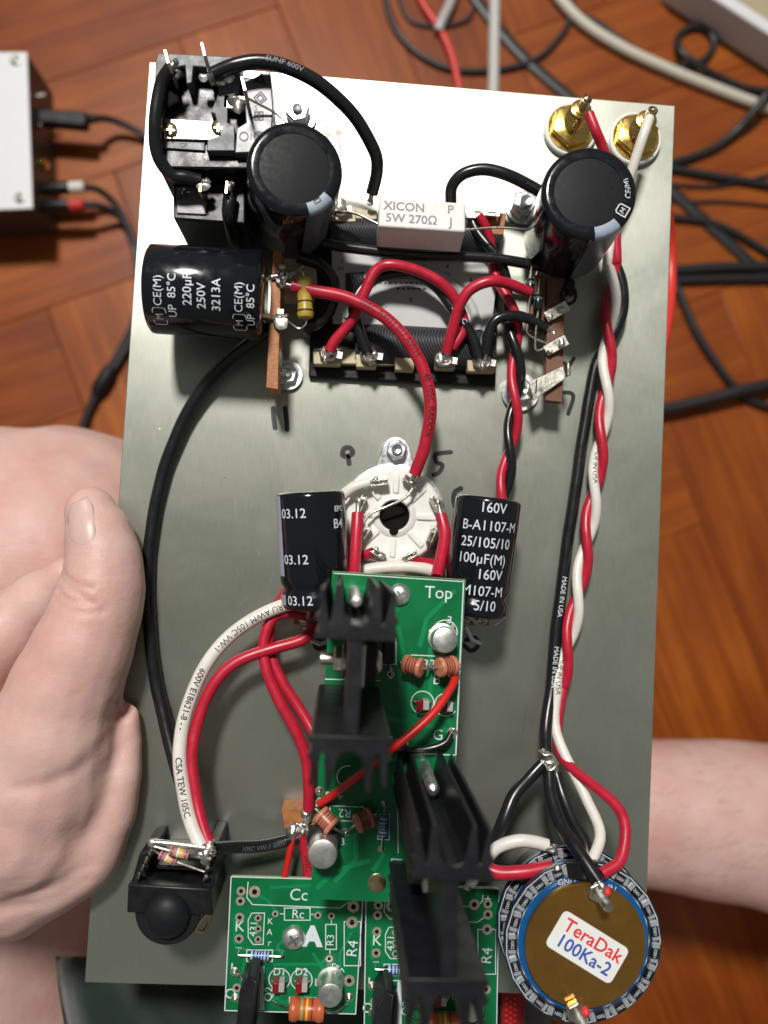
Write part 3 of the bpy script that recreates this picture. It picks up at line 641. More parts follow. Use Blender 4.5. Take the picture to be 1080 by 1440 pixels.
for a_, b_, w2 in ((460, 503, 20), (515, 507, 15), (569, 511, 14), (626, 509, 15), (677, 513, 20)):
    MB().prism([P(a_ - w2, b_ - 9, 8), P(a_ + w2, b_ - 7, 8), P(a_ + w2 - 1, b_ + 10, 8), P(a_ - w2 + 1, b_ + 9, 8)], 4).build('terminal_block', BEIGE, t, bevel=.3)
for a_, b_ in ((462, 497), (519, 499), (624, 505), (678, 508)):
    m = MB(); lug_ring(m, P(a_, b_, 10), 2.1, (1, -.1, 0), 0, .55); blob(m, P(a_ - 3, b_, 10), 1.5); blob(m, P(a_ + 6, b_ - 1, 10), 1.3); m.build('solder_lug', SOLDER, t, smooth=60)

# ------------------------------------------------------------------ tag strips (orange phenolic) with lugs
def strip(label, quad, h, dz, mat=PHEN):
    c = sum((P(*q, 0) for q in quad), Vector()) / len(quad); t = thing('tag_strip', label, 'terminal strip', Vector((c.x, c.y, 0)), 'tag strips')
    MB().prism([P(*q, h) for q in quad], dz).build('board', mat, t, bevel=.2); return t
t = strip('orange phenolic tag strip at the lead end of the lying capacitor', ((384, 352), (396, 352), (391, 548), (374, 545)), 19, 12)
for a_, b_ in ((396, 390), (394, 452)):
    m = MB(); lug_ring(m, P(a_, b_, 20), 1.8, (0, 1, 0), 0, .5); blob(m, P(a_ + 2, b_ + 3, 20.6), 1.7); blob(m, P(a_ - 2, b_ - 5, 20.4), 1.3); m.build('lug', SOLDER, t, smooth=60)
m = MB(); m.box(P(393, 506, 12), (1, 5, 12)); m.box(P(398, 524, 1.2), (4.5, 8, .7)); m.build('mounting_foot', STEEL, t, bevel=.2)
MB().prism([P(*q, 9) for q in ((398, 362), (443, 366), (446, 400), (440, 420), (398, 415))], 9).build('spacer_block', BEIGE, t, bevel=.4)
nut_set('hex_nut_set', 'hex nut and washer clamping the strip by the lying capacitor', 404, 528, .9, 3.7, 5.0, group='hex nuts on the plate')
t = strip('brown phenolic tag strip with bent silver lugs under the upright capacitor', ((770, 388), (795, 390), (791, 566), (767, 563)), 13, 3, PHEND)
for a_, b_ in ((783, 438), (782, 486)):
    m = MB(); u_ = Vector((.85, .5, .25)).normalized(); m.box(P(a_, b_, 15), (7.5, 3.4, .6), frame(Vector((-.4, .8, .5)))[::-1] if False else (u_, Vector((-.5, .8, 0)).normalized(), Z)); blob(m, P(a_ + 8, b_ - 3, 16), 1.3); blob(m, P(a_ - 9, b_ + 8, 15), 1.0); m.build('lug', TIN, t, bevel=.15, smooth=40)
m = MB(); m.prism([P(*q, 15) for q in ((744, 538), (792, 514), (796, 532), (750, 563))], .8); m.box(P(796, 522, 12), (.8, 4, 6)); m.box(P(746, 550, 7.5), (.8, 5, 15)); m.build('mounting_foot', TIN, t, bevel=.2)
m = MB(); lug_ring(m, P(800, 415, 14), 2.3, (0, 1, 0), 0, .55); m.build('lug', RUBBER, t)
m = MB(); m.prism([P(*q, 12) for q in ((745, 385), (768, 388), (766, 470), (744, 466))], 2); m.build('backing', PHEND, t, bevel=.2)
nut_set('hex_nut_set', 'hex nut and washer under the red and black twisted pair', 731, 552, .9, 4.2, 6.3, group='hex nuts on the plate', lift=3)
nut_set('hex_nut_set', 'hex nut between the ceramic block resistor and the upright capacitor', 734, 294, .6, 4.6, 5.6, lift=4.5, bolt=2.1, group='hex nuts on the plate')
nut_set('hex_nut_set', 'bright hex nut behind the mains inlet in the glare', 419, 164, .6, 4.2, 6.2, lift=3.5, group='hex nuts on the plate')
t = strip('orange tag strip end with one open lug beside the ceramic block resistor', ((668, 296), (712, 300), (708, 330), (668, 328)), 9, 9, PHEN)
m = MB(); c = P(690, 292, 13); m.ribbon([c + Vector(q) for q in ((-2.5, -2, 0), (2.5, -2, 0), (3, 2.4, .4), (-2, 2.4, .4))], 1.2, closed=True); m.box(c + Vector((-5, -2.6, -1)), (5, 1.6, .6)); m.build('lug', TIN, t)
MB().box(P(690, 300, 10), (3, 3, 6)).build('lug_post', TIN, t, bevel=.2)
t = strip('pale tag strip end under the resistor lead beside the upright capacitor', ((452, 288), (500, 292), (500, 312), (452, 310)), 9, 9, BEIGE)
m = MB(); lug_ring(m, P(478, 296, 11), 1.8, (1, .2, 0), 0, .5); blob(m, P(480, 288, 12), 1.6); m.build('lug', SOLDER, t, smooth=60)
for lab, a_ in (('small tag strip under the leads of the 03.12 capacitor', 437), ('small tag strip under the leads of the 160V capacitor', 664)):
    t = strip(lab, ((a_ - 24, 866), (a_ + 24, 868), (a_ + 24, 880), (a_ - 24, 878)), 8, 8, PHEN)
    for k in (-9, 9):
        m = MB(); lug_ring(m, P(a_ + k, 870, 9), 1.5, (0, 1, .2), 0, .45); blob(m, P(a_ + k, 872, 9.4), 1.3); m.build('lug', SOLDER, t, smooth=60)
    m = MB(); m.tube([P(a_ - 10, 880, 5) + Vector((0, 0, 0)), P(a_ + 0, 900, 3), P(a_ + 12, 905, 2)], .8, 8); m.build('mounting_foot', STEEL, t)
t = strip('small orange tag strip between the red wires and the green boards', ((396, 1138), (442, 1134), (446, 1160), (400, 1165)), 9, 9, PHEN)
for a_, b_ in ((432, 1143), (411, 1170), (426, 1168)):
    m = MB(); lug_ring(m, P(a_, b_, 10), 1.6, (.3, 1, 0), 0, .45); blob(m, P(a_, b_ + 1, 10.4), 1.7); m.build('lug', SOLDER, t, smooth=60)

# ------------------------------------------------------------------ gold phono jacks
def jack(label, px, py, lean):
    p = P(px, py, 0); t = thing('phono_jack', label, 'connector', Vector((p.x, p.y, 0)), 'gold phono jacks'); lean = Vector(lean).normalized()
    MB().lathe(p, Z, [(3.5, 0), (9.0, 0), (9.2, .4), (9.2, 2.0), (8.8, 2.4), (3.5, 2.4)], 36).build('insulating_washer', CERAM, t)
    MB().lathe(p, Z, [(3, 2.4), (8.0, 2.4), (8.0, 3.0), (3, 3.0)], 32).build('washer', GOLD, t)
    MB().hexnut(p + Z * 3.0, 7.5, 2.4, 0, Z, .35).build('hex_nut', GOLD, t, bevel=.35)
    m = MB(); pr = [(3.7, 4.5)]
    for k in range(7): pr += [(3.7, 5.0 + k * .9), (3.3, 5.4 + k * .9)]
    m.lathe(p, lean, pr + [(3.6, 11.6), (3.4, 12.2), (2.7, 12.4), (2.6, 13.0), (2.0, 13.2)], 24); m.build('threaded_barrel', GOLD, t, smooth=25)
    m = MB(); m.lathe(p, lean, [(1.7, 12), (1.7, 17), (1.3, 17.2), (1.2, 15.5)], 14); blob(m, p + lean * 17, 1.5); m.build('centre_pin', BRASS, t); return t
jack('gold phono jack with hex nut, red wire on its pin', 800, 186, (.05, .10, 1)); jack('gold phono jack with hex nut, white wire on its pin', 890, 199, (.0, .06, 1))

# ------------------------------------------------------------------ valve socket
c = P(553, 726, 0); t = thing('valve_socket', 'round white ceramic valve socket with black centre hole', 'valve socket', c)
MB().lathe(c, Z, [(5.2, .3), (17.2, .3), (17.2, 2.2), (16.2, 2.4), (5.2, 2.4)], 64).build('mounting_ring', STEEL, t)
MB().lathe(c, Z, [(5.0, .6), (15.6, .6), (15.6, 5.5), (15.0, 6.2), (13.5, 6.4), (11.8, 6.0), (7.2, 6.0), (6.4, 6.8), (5.3, 7.0), (4.9, 6.6), (4.9, .6)], 64).build('ceramic_body', CERAM, t)
MB().lathe(c, Z, [(0, 3.6), (4.88, 3.6), (4.88, 5.6), (4.3, 5.6), (4.3, 4.2), (2.6, 4.0), (0, 4.0)], 32).build('centre_hole', HOLE, t)
MB().lathe(c + Vector((0, -5.0, 0)), Z, [(0, 6.0), (1.5, 6.0), (1.5, 7.1), (0, 7.12)], 16).build('key_notch', HOLE, t)  # raised black disc in place of a shaded notch
for k in range(8):
    a_ = R_(22.5 + 45 * k + 22.5); d = Vector((math.cos(a_), math.sin(a_), 0)); MB().box(c + d * 10.4 + Z * 6.0, (6.6, 2.1, 1.6), (d, Z.cross(d), Z)).build('rib', CERAM, t, bevel=.5)
for a_, b_, an in ((535, 679, 10), (577, 677, -35), (508, 708, 70), (612, 709, -60), (513, 750, 60), (607, 752, 70), (531, 778, -25), (577, 782, 30)):
    m = MB(); an = R_(an); d = Vector((math.cos(an), math.sin(an), 0)); v_ = Z.cross(d); q = P(a_, b_, 9)
    for sg in (-.7, .7): m.box(q + v_ * sg, (5.2, .45, 3.2), (d, v_, Z))
    m.box(q - Z * 1.8, (5.0, 1.8, .5), (d, v_, Z)); blob(m, q + d * 1.2 + Z * .6, 1.15); m.build('pin_contact', TIN, t, bevel=.12)
m = MB(); e = P(557, 634, 1.2); n_ = 16
m.prism([e + Vector((math.cos(math.pi * k / n_) * 4.6, math.sin(math.pi * k / n_) * 4.6, 1.0)) for k in range(n_ + 1)] + [e + Vector((-7.5, -9, 1)), e + Vector((7.5, -9, 1))], 1.4); m.build('mounting_ear', STEEL, t, bevel=.2)
nut_set('hex_nut_set', 'hex nut on the metal ear of the ceramic valve socket', 557, 634, 2.0, 3.5, 3.9, lift=2.6, group='hex nuts on the plate')
m = MB(); m.tube(cr_path([P(582, 684, 11), P(570, 700, 11), P(545, 712, 10), P(522, 722, 10), P(512, 735, 10), P(511, 748, 10)], 6), .45, 8); o = m.build('jumper_wire', TIN, None, smooth=60); tag(o, 'bare silver jumper wire across the white ceramic socket', 'wire')
# ------------------------------------------------------------------ green circuit boards
def pcb(label, quad, h, group=None):
    c = sum((P(*q, 0) for q in quad), Vector()) / 4; t = thing('circuit_board', label, 'circuit board', Vector((c.x, c.y, h - 1.6)), group)
    MB().prism([P(*q, h) for q in quad], 1.6, 0, 1).build('board', [PCB, PCBE], t, bevel=.08, seg=1)
    return t
PADS = {}
def pad(t, h, px, py, r=1.4, solder=False):
    c = P(px, py, h)
    k = round(r, 2)
    if k not in PADS:
        m = MB(); m.lathe(c + Z * .03, Z, [(r * .45, .06), (r, .06), (r, 0)], 18, 0, cap=False); m.lathe(c + Z * .03, Z, [(0, .02), (r * .46, .02)], 18, 1)
        o = m.build('solder_pad', [COPPER, HOLE], t, smooth=0); PADS[k] = (o, c)
    else:
        o0, c0 = PADS[k]; o = copy_part(o0, t, c - c0)
    if solder:
        m = MB(); m.lathe(c, Z, [(r, .05), (r * .6, .5), (r * .3, 1.1), (0, 1.3)], 12); m.build('solder_joint', SOLDER, t, smooth=60)
class Silk:
    def __init__(s, t, h): s.m = MB(); s.t = t; s.h = h + .05
    def line(s, pts, wd=.28, closed=False): s.m.ribbon([P(a, b, s.h) for a, b in pts], wd, closed=closed); return s
    def circ(s, cx, cy, rx, wd=.28, a0=0, a1=2 * math.pi, n=24):
        pts = [P(cx + rx * math.cos(a0 + (a1 - a0) * k / n), cy + rx * math.sin(a0 + (a1 - a0) * k / n), s.h) for k in range(n + (0 if a1 - a0 > 6.28 else 1))]; s.m.ribbon(pts, wd, closed=a1 - a0 > 6.28); return s
    def text(s, t, px, py, size, rot=0, wt=.0):
        a = R_(rot) + .0; xd = Vector((math.cos(a), math.sin(a), 0)); s.m.text(t, P(px, py, s.h), size, xd, Z.cross(xd), 0, wt); return s
    def rect(s, a, b, c, d, wd=.28): return s.line([(a, b), (c, b), (c, d), (a, d)], wd, True)
    def done(s): return s.m.build('silkscreen', INKW, s.t, smooth=0)
def metal_can(t, px, py, h, tall=6.5, r=3.9, tabd=(.75, .65), base=None):
    """TO-39 transistor: flange, can, tab"""
    c = P(px, py, h)
    m = MB(); m.lathe(c, Z, [(r + .55, 0), (r + .6, .2), (r + .6, .7), (r, .9), (r, tall - .5), (r - .15, tall - .15), (r - .5, tall), (0, tall + .02)], 36)
    d = Vector((*tabd, 0)).normalized(); m.box(c + d * (r + .9) + Z * .45, (1.4, 1.1, .5), (d, Z.cross(d), Z)); return m.build('metal_can_transistor', CANM, t, smooth=30)
def screw(t, px, py, h, r=3.4):
    c = P(px, py, h); m = MB(); m.lathe(c, Z, [(r, 0), (r * 1.0, .4), (r * .88, 1.2), (r * .62, 1.8), (r * .3, 2.05), (0, 2.1)], 28); m.build('screw_head', CANM, t)
    m = MB(); m.box(c + Z * 1.95, (r * .95, .62, .5), (Vector((.8, .6, 0)), Vector((-.6, .8, 0)), Z)); m.box(c + Z * 1.94, (r * .95, .62, .5), (Vector((-.6, .8, 0)), Vector((-.8, -.6, 0)), Z)); m.build('shaded_cross', M('recess_shade', (.34, .34, .35), .45, 1), t)  # proud darker bars, painted as the shade in the cross slot
def led(t, px, py, h):
    c = P(px, py, h); m = MB(); m.box(c + Vector((-.9, -.2, 2)), (1.8, 3.0, 4)); m.box(c + Vector((.9, 0, 2)), (1.7, 2.6, 4), mi=1)
    m.tube([c + Vector((-2.4, .4, 0)), c + Vector((-2.2, .4, 1.2)), c + Vector((-1.0, .4, 1.6))], .3, 6, 2); m.tube([c + Vector((2.6, .4, 0)), c + Vector((2.2, .4, 1.2)), c + Vector((1.0, .4, 1.6))], .3, 6, 2)
    return m.build('diode', [LEDR, M('grey_diode_half', (.40, .39, .37), .35), SOLDER], t, bevel=.12)
def small_res(t, p0, p1, h):
    a, b = P(*p0, h + 1.4), P(*p1, h + 1.4); d = (b - a); m = MB()
    axial(m, a + d * .28, a + d * .72, 1.25, [(.18, .5, 2), (.38, .45, 2), (.52, .45, 2), (.66, .4, 2), (.85, .5, 2)], 0, 1, ([a, a - Z * 1.4], [b, b - Z * 1.4])); return m.build('blue_resistor', [BLUER, SOLDER, NAVY], t, smooth=40)
# ---- the upper board
H1 = 32.0
t = pcb('long green circuit board marked Top, raised above the others, carrying both black heat sinks', ((467, 803), (655, 815), (630, 1272), (436, 1264)), H1); topboard = t
s = Silk(t, H1)
s.line([(469, 806), (653, 818)]).line([(652, 816), (641, 1062)], .35).line([(641, 1062), (556, 1058)], .3).line([(457, 955), (535, 957)], .3).line([(558, 1058), (560, 1200)], .3).line([(548, 1266), (551, 1208), (565, 1209)], .3).line([(535, 897), (557, 897), (557, 934), (533, 934)], .3)
s.text('Top', 617, 834, 5.0, 0, .0).text('E', 632, 871, 2.8, 170).text('B', 606, 891, 3.0).text('B', 614, 956, 4.2).text('G', 616, 1034, 4.2).text('R2', 603, 934, 3.4).text('Ba11', 561, 1042, 3.4).text('B', 481, 1184, 2.8).text('R2', 485, 1143, 3.4, 180).text('B +', 470, 1121, 3.8)
s.line([(578, 921), (640, 924), (640, 930)]).line([(578, 921), (578, 927)]).line([(464, 1133), (511, 1135), (511, 1154)]).line([(464, 1133), (464, 1140)]).line([(480, 1154), (500, 1155)])
s.circ(594, 988, 16).circ(627, 991, 16, .28, .6, 5.2).circ(489, 1092, 15, .28, 1.8, 5.0).circ(626, 889, 17, .28).circ(457, 1192, 19, .28, 3, 6)
s.line([(534, 1145), (548, 1145), (547, 1181), (531, 1180)], .26, True)
s.done()
for kz, l in enumerate(([(605, 910), (605, 1000)], [(545, 1010), (620, 1024), (636, 1030)], [(470, 1240), (500, 1210), (500, 1170)], [(610, 1150), (600, 1230)], [(560, 880), (575, 960), (575, 1030)], [(640, 830), (600, 870), (590, 910)], [(520, 1210), (470, 1225), (445, 1250)], [(560, 860), (530, 830), (480, 822)], [(540, 1200), (525, 1225)], [(630, 1000), (575, 1010)])): MB().ribbon([P(a, b, H1 + .008 + .003 * kz) for a, b in l], 1.3).build('copper_trace', PCBT, t, smooth=0)
for a_, b_, r_, so in ((636, 1030, 1.5, 1), (635, 947, 1.3, 1), (605, 938, 1.1, 1), (486, 1170, 1.1, 1), (450, 1128, 1.3, 1), (548, 948, 1.0, 0), (541, 1130, 1.0, 1), (536, 1194, 1.0, 1), (449, 1112, 1.2, 1)): pad(t, H1, a_, b_, r_, so)
metal_can(t, 622, 897, H1, 6.0, 3.6, (.6, .75)); metal_can(t, 455, 1184, H1, 9.0, 4.0, (-.3, -.95))
MB().lathe(P(456, 1178, H1), Z, [(4.8, 0), (4.8, 1.6), (4.0, 1.8)], 24).build('transistor_pad', RUBBER, t)
screw(t, 562, 836, H1, 3.2)
MB().lathe(P(530, 1241, H1), Z, [(2.6, -.3), (2.6, .3), (2.4, .4), (0, .4)], 24).build('standoff_head', BRASS, t)
led(t, 593, 988, H1); led(t, 626, 990, H1)
def std_res(p0, p1, q):      # standing salmon resistor seen end-on
    m = MB(); a, b = P(*p0), P(*p1); axial(m, a, b, 2.45, [(.30, .38, 2), (.44, .38, 2), (.58, .38, 2), (.70, .38, 2)], 0, 1, ([P(*p0, ) + (a - b).normalized() * 1.5, P(p0[0], p0[1], H1)], [P(*q[0]), P(*q[1])])); return m.build('salmon_resistor', [CARB, SOLDER, CARBR], t, smooth=40)
std_res((568, 933, H1 + 3.2), (594, 940, H1 + 6), ((602, 940, H1 + 4.5), (606, 938, H1)))
std_res((640, 935, H1 + 3.2), (616, 939, H1 + 6), ((609, 940, H1 + 4.5), (606, 938, H1)))
std_res((449, 1143, H1 + 3.2), (469, 1164, H1 + 5), ((478, 1169, H1 + 4), (486, 1170, H1)))
std_res((523, 1148, H1 + 3.2), (500, 1159, H1 + 5), ((492, 1166, H1 + 3), (486, 1170, H1)))
small_res(t, (541, 1131), (537, 1193), H1)
m = MB(); m.box(P(546, 918, H1 + 1.5), (3, 6, 3)); m.build('shaded_diode', BLACKP, t, bevel=.3)  # small diode in shadow, its shade given as a plain black block
m = MB(); m.tube([P(547, 934, H1 + .5), P(549, 944, H1 + .5)], .35, 6); lug_ring(m, P(549, 948, H1 + .4), .9, (0, 1, 0), 0, .25); m.build('lead', SOLDER, t)
for i, (a_, b_) in enumerate(((563, 836), (530, 1241))):
    MB().cyl(Vector(P(a_, b_, H1 - 1.6)), Vector((P(a_, b_, H1 - 1.6).x, P(a_, b_, H1 - 1.6).y, 0)), 2.8, n=6).build('standoff', BRASS, t)

# ---- heat sinks: extruded profile standing on the board
def heat_sink(label, px, py, h0, tall, rot=0.0):
    c = P(px, py, h0 + tall); c = Vector((c.x, c.y, h0)); t = thing('heat_sink', label, 'heat sink', c, 'black finned heat sinks')
    def up(sg):
        half = [(-1.6, 9.9), (-8.8, 10.0), (-9.5, 10.4), (-9.5, 11.3), (-8.7, 11.7), (-8.7, 13.4), (-9.6, 13.9), (-9.5, 14.8), (-8.7, 15.0), (-8.9, 20.4), (-7.9, 20.4), (-6.5, 13.6), (-5.9, 13.4), (-5.2, 21.4), (-4.2, 21.4), (-2.7, 14.2), (-1.2, 13.2)]
        pts = half + [(-x_, y_) for x_, y_ in half[::-1]]
        return [(x_ * .91, y_ * sg) for x_, y_ in pts]
    def ext(poly, name, hh=tall):
        m = MB(); m.prism([c + Vector((x_, y_, hh)) for x_, y_ in poly], hh); return m.build(name, ANOD, t, bevel=.2, smooth=25)
    ext(up(1), 'finned_flange'); ext(up(-1)[::-1], 'finned_flange')
    ext([(-1.55, -10.2), (1.55, -10.2), (1.55, 10.2), (-1.55, 10.2)], 'web', tall - .4); return t, c
t, c = heat_sink('black finned heat sink over the Top end of the board, bolt through its web', 497, 968, H1, 60)
q = P(474, 927, 58); m = MB(); m.hexnut(Vector((c.x - 1.6 - 3, q.y, 58)), 3.4, 2.4, 0, X, .3); m.cyl((c.x - 1.6, q.y, 58), (c.x - 8, q.y, 58), 1.5, n=12); m.lathe((c.x - 1.6, q.y, 58), -X, [(1.5, 0), (4.2, 0), (4.2, .8), (1.5, .8)], 24); m.build('bolt_and_nut', TIN, t, bevel=.1)
pt = MB().box((c.x + 3.9, q.y, 56), (4.4, 10, 15)).build('power_transistor', BLACKP, t, bevel=.2); MB().box((c.x + 2.3, q.y, 58), (1.4, 10.2, 20)).build('metal_tab', TIN, pt, bevel=.2)
for k in (-2.5, 0, 2.5): MB().box((c.x + 3.6, q.y + k, 41), (.7, .9, 17)).build('transistor_lead', TIN, pt)
m = MB(); m.lathe((c.x + 6.0, q.y, 59), X, [(3, 0), (3, .6), (2.2, 1.4), (0, 1.6)], 20); m.build('screw_head', TIN, t)
m = MB(); m.lathe((c.x, c.y + 16.8, H1), Z, [(1.7, 0), (1.7, 40), (1.2, 41), (0, 41.2)], 16); m.build('mounting_pin', CANM, t)
t, c = heat_sink('black finned heat sink overhanging the lower green boards', 633, 1308, H1, 60)
m = MB(); m.lathe((c.x, c.y + 17.0, H1), Z, [(1.6, 0), (1.6, 22), (1.1, 22.6), (0, 23)], 16); m.build('mounting_pin', CANM, t)
pt = MB().box((c.x - 3.9, c.y + 2, 56), (4.4, 10, 15)).build('power_transistor', BLACKP, t, bevel=.2); MB().box((c.x - 2.3, c.y + 2, 58), (1.4, 10.2, 20)).build('metal_tab', TIN, pt, bevel=.2)
for k in (-2.5, 0, 2.5): MB().box((c.x - 3.6, c.y + 2 + k, 41), (.7, .9, 17)).build('transistor_lead', TIN, pt)

# ---- the two lower boards
H2 = 11.0
def reg_board(label, dx, dy, quad, full):
    t = pcb(label, quad, H2, 'lower green boards'); s = Silk(t, H2); g = lambda L_: [(a + dx, b + dy) for a, b in L_]
    s.line([quad[0], quad[1], quad[2], quad[3]], .3, True)
    s.line(g([(349, 1240), (347, 1262), (355, 1272), (478, 1277), (492, 1268)])).text('Cc', 420 + dx, 1259 + dy, 5.0).rect(400 + dx, 1277 + dy, 436 + dx, 1294 + dy).text('Rc', 419 + dx, 1286 + dy, 3.8)
    s.line(g([(394, 1285), (400, 1285)])).line(g([(436, 1286), (441, 1286)])).line(g([(354, 1284), (372, 1284), (370, 1328), (356, 1328), (349, 1318), (349, 1294), (354, 1284)])).text('431', 357 + dx, 1306 + dy, 3.2, 88)
    s.text('K', 337 + dx, 1303 + dy, 4.6).text('_', 336 + dx, 1326 + dy, 3.6).text('K', 380 + dx, 1296 + dy, 2.6).text('A', 379 + dx, 1311 + dy, 2.6).text('r', 379 + dx, 1326 + dy, 2.8)
    s.rect(458 + dx, 1300 + dy, 473 + dx, 1335 + dy).text('R3', 465 + dx, 1322 + dy, 3.2, 88).line(g([(466, 1294), (466, 1300)])).line(g([(464, 1335), (464, 1342)]))
    s.rect(484 + dx, 1296 + dy, 507 + dx, 1358 + dy) if full else s.rect(672 - 0, 1307, 697, 1370); s.text('R4', (496 if full else 685), (1334 if full else 1344), 4.6, 86)
    s.rect(347 + dx, 1336 + dy, 383 + dx, 1352 + dy).circ(393 + dx, 1377 + dy, 15).circ(424 + dx, 1378 + dy, 15).text('D1', 393 + dx, 1367 + dy, 3.2).text('D2', 424 + dx, 1367 + dy, 3.2)
    s.rect(346 + dx, 1359 + dy, 371 + dx, 1420 + dy, .3).line(g([(369, 1360), (368, 1419)]), 1.2).text('u', 364 + dx, 1371 + dy, 3).text('Q2', 378 + dx, 1398 + dy, 3.4, 88).text('I', 326 + dx, 1362 + dy, 4.2).text('O', 324 + dx, 1398 + dy, 4.2)
    s.circ(466 + dx, 1382 + dy, 17, .3, 2.6, 6.6).text('E', 469 + dx, 1360 + dy, 2.8).text('B', 446 + dx, 1382 + dy, 3.0).line(g([(476, 1366), (481, 1362), (484, 1367)])).line(g([(407, 1402), (480, 1404)])).line(g([(407, 1402), (407, 1414)]))
    if full: s.text('A', 439, 1318, 8.0, 0, .06)
    else: s.text('+', 686, 1265, 4.2).line([(648, 1275), (672, 1274), (679, 1266), (679, 1258)])
    s.done()
    for kz, l in enumerate(([(392, 1285), (376, 1266), (358, 1256)], [(464, 1344), (450, 1356), (384, 1356)], [(441, 1288), (470, 1276), (492, 1268)], [(330, 1290), (330, 1330)], [(345, 1345), (340, 1370), (336, 1400)], [(420, 1300), (390, 1330), (396, 1345)], [(440, 1340), (455, 1365), (460, 1410)], [(478, 1250), (440, 1245), (380, 1248)], [(495, 1310), (478, 1340), (478, 1400)], [(380, 1400), (400, 1410), (440, 1400)])): MB().ribbon([P(a + dx, b + dy, H2 + .008 + .003 * kz) for a, b in l], .9).build('copper_trace', PCBT, t, smooth=0)
    for a_, b_, r_ in ((358, 1254, 1.8), (339, 1253, 1.4), (338, 1267, 1.4), (337, 1290, 1.4), (336, 1320, 1.4), (363, 1291, 1.1), (363, 1306, 1.1), (363, 1321, 1.1), (387, 1285, 1.0), (447, 1287, 1.1), (466, 1288, 1.1), (497, 1275, 1.8), (495, 1297, 1.8), (463, 1348, 1.1), (491, 1379, 1.7), (333, 1389, 1.3)): 
        if full or a_ < 460: pad(t, H2, a_ + dx, b_ + dy, r_)
    for a_, b_ in ((330, 1366), (331, 1403), (491, 1402)):
        if full or a_ < 460: pad(t, H2, a_ + dx, b_ + dy, 1.3, True)
    if not full:
        for a_, b_, r_ in ((667, 1272, 1.7), (686, 1271, 1.4), (686, 1286, 1.5), (685, 1307, 1.6), (683, 1391, 1.6), (656, 1301, .9)): pad(t, H2, a_, b_, r_)
    small_res(t, (335 + dx, 1343 + dy), (396 + dx, 1345 + dy), H2)
    led(t, 393 + dx, 1379 + dy, H2); led(t, 425 + dx, 1379 + dy, H2)
    m = MB(); q0, q1 = P(346 + dx, 1378 + dy, H2 + 1), P(341 + dx, 1440 + dy, H2 + 22); q0.z = H2
    m.prism([P(350 + dx, 1372 + dy, 24), P(361 + dx, 1380 + dy, 26), P(354 + dx, 1450 + dy, 26), P(331 + dx, 1450 + dy, 26), P(336 + dx, 1398 + dy, 26)], 15); m.build('black_transistor', ANOD, t, bevel=.5)
    m = MB(); m.box(P(357 + dx, 1405 + dy, 15), (3, 12, 8)); m.build('transistor_tab', BLACKP, t, bevel=.3)
    for k in (0, 1): MB().tube([P(333 + dx, 1372 + dy + 32 * k, H2), P(338 + dx, 1370 + dy + 32 * k, H2 + 3), P(346 + dx, 1388 + dy + 12 * k, H2 + 6)], .5, 6).build('transistor_lead', SOLDER, t)
    metal_can(t, 465 + dx, 1378 + dy, H2, 8.5, 3.6, (.4, .9))
    m = MB(); axial(m, P(406 + dx, 1418 + dy, 15.5), P(457 + dx, 1420 + dy, 15.5), 3.0, [(.36, .7, 2), (.5, .6, 3), (.64, .6, 4)], 0, 1, ([P(398 + dx, 1416 + dy, 14), P(383 + dx, 1408 + dy, 11)], [P(470 + dx, 1424 + dy, 14), P(489 + dx, 1412 + dy, 11)])); m.build('orange_resistor', [ORES, SOLDER, M('green_band', (.25, .33, .10), .4), YELB, CARBR], t, smooth=40)
    for a_, b_ in ((345, 1300), (490, 1330)):
        q = P(a_ + dx, b_ + dy, H2 - 1.6); MB().cyl(q, Vector((q.x, q.y, 0)), 2.6, n=6).build('standoff', BRASS, t)
    return t
t = reg_board('lower green board marked A with silver screw, beside the black jack', 0, 0, ((325, 1233), (512, 1238), (500, 1426), (316, 1421)), True); screw(t, 413, 1318, H2, 3.6)
reg_board('lower green board under the overhanging heat sink, beside the blue attenuator', 193, 20, ((515, 1243), (702, 1250), (698, 1462), (512, 1455)), False)

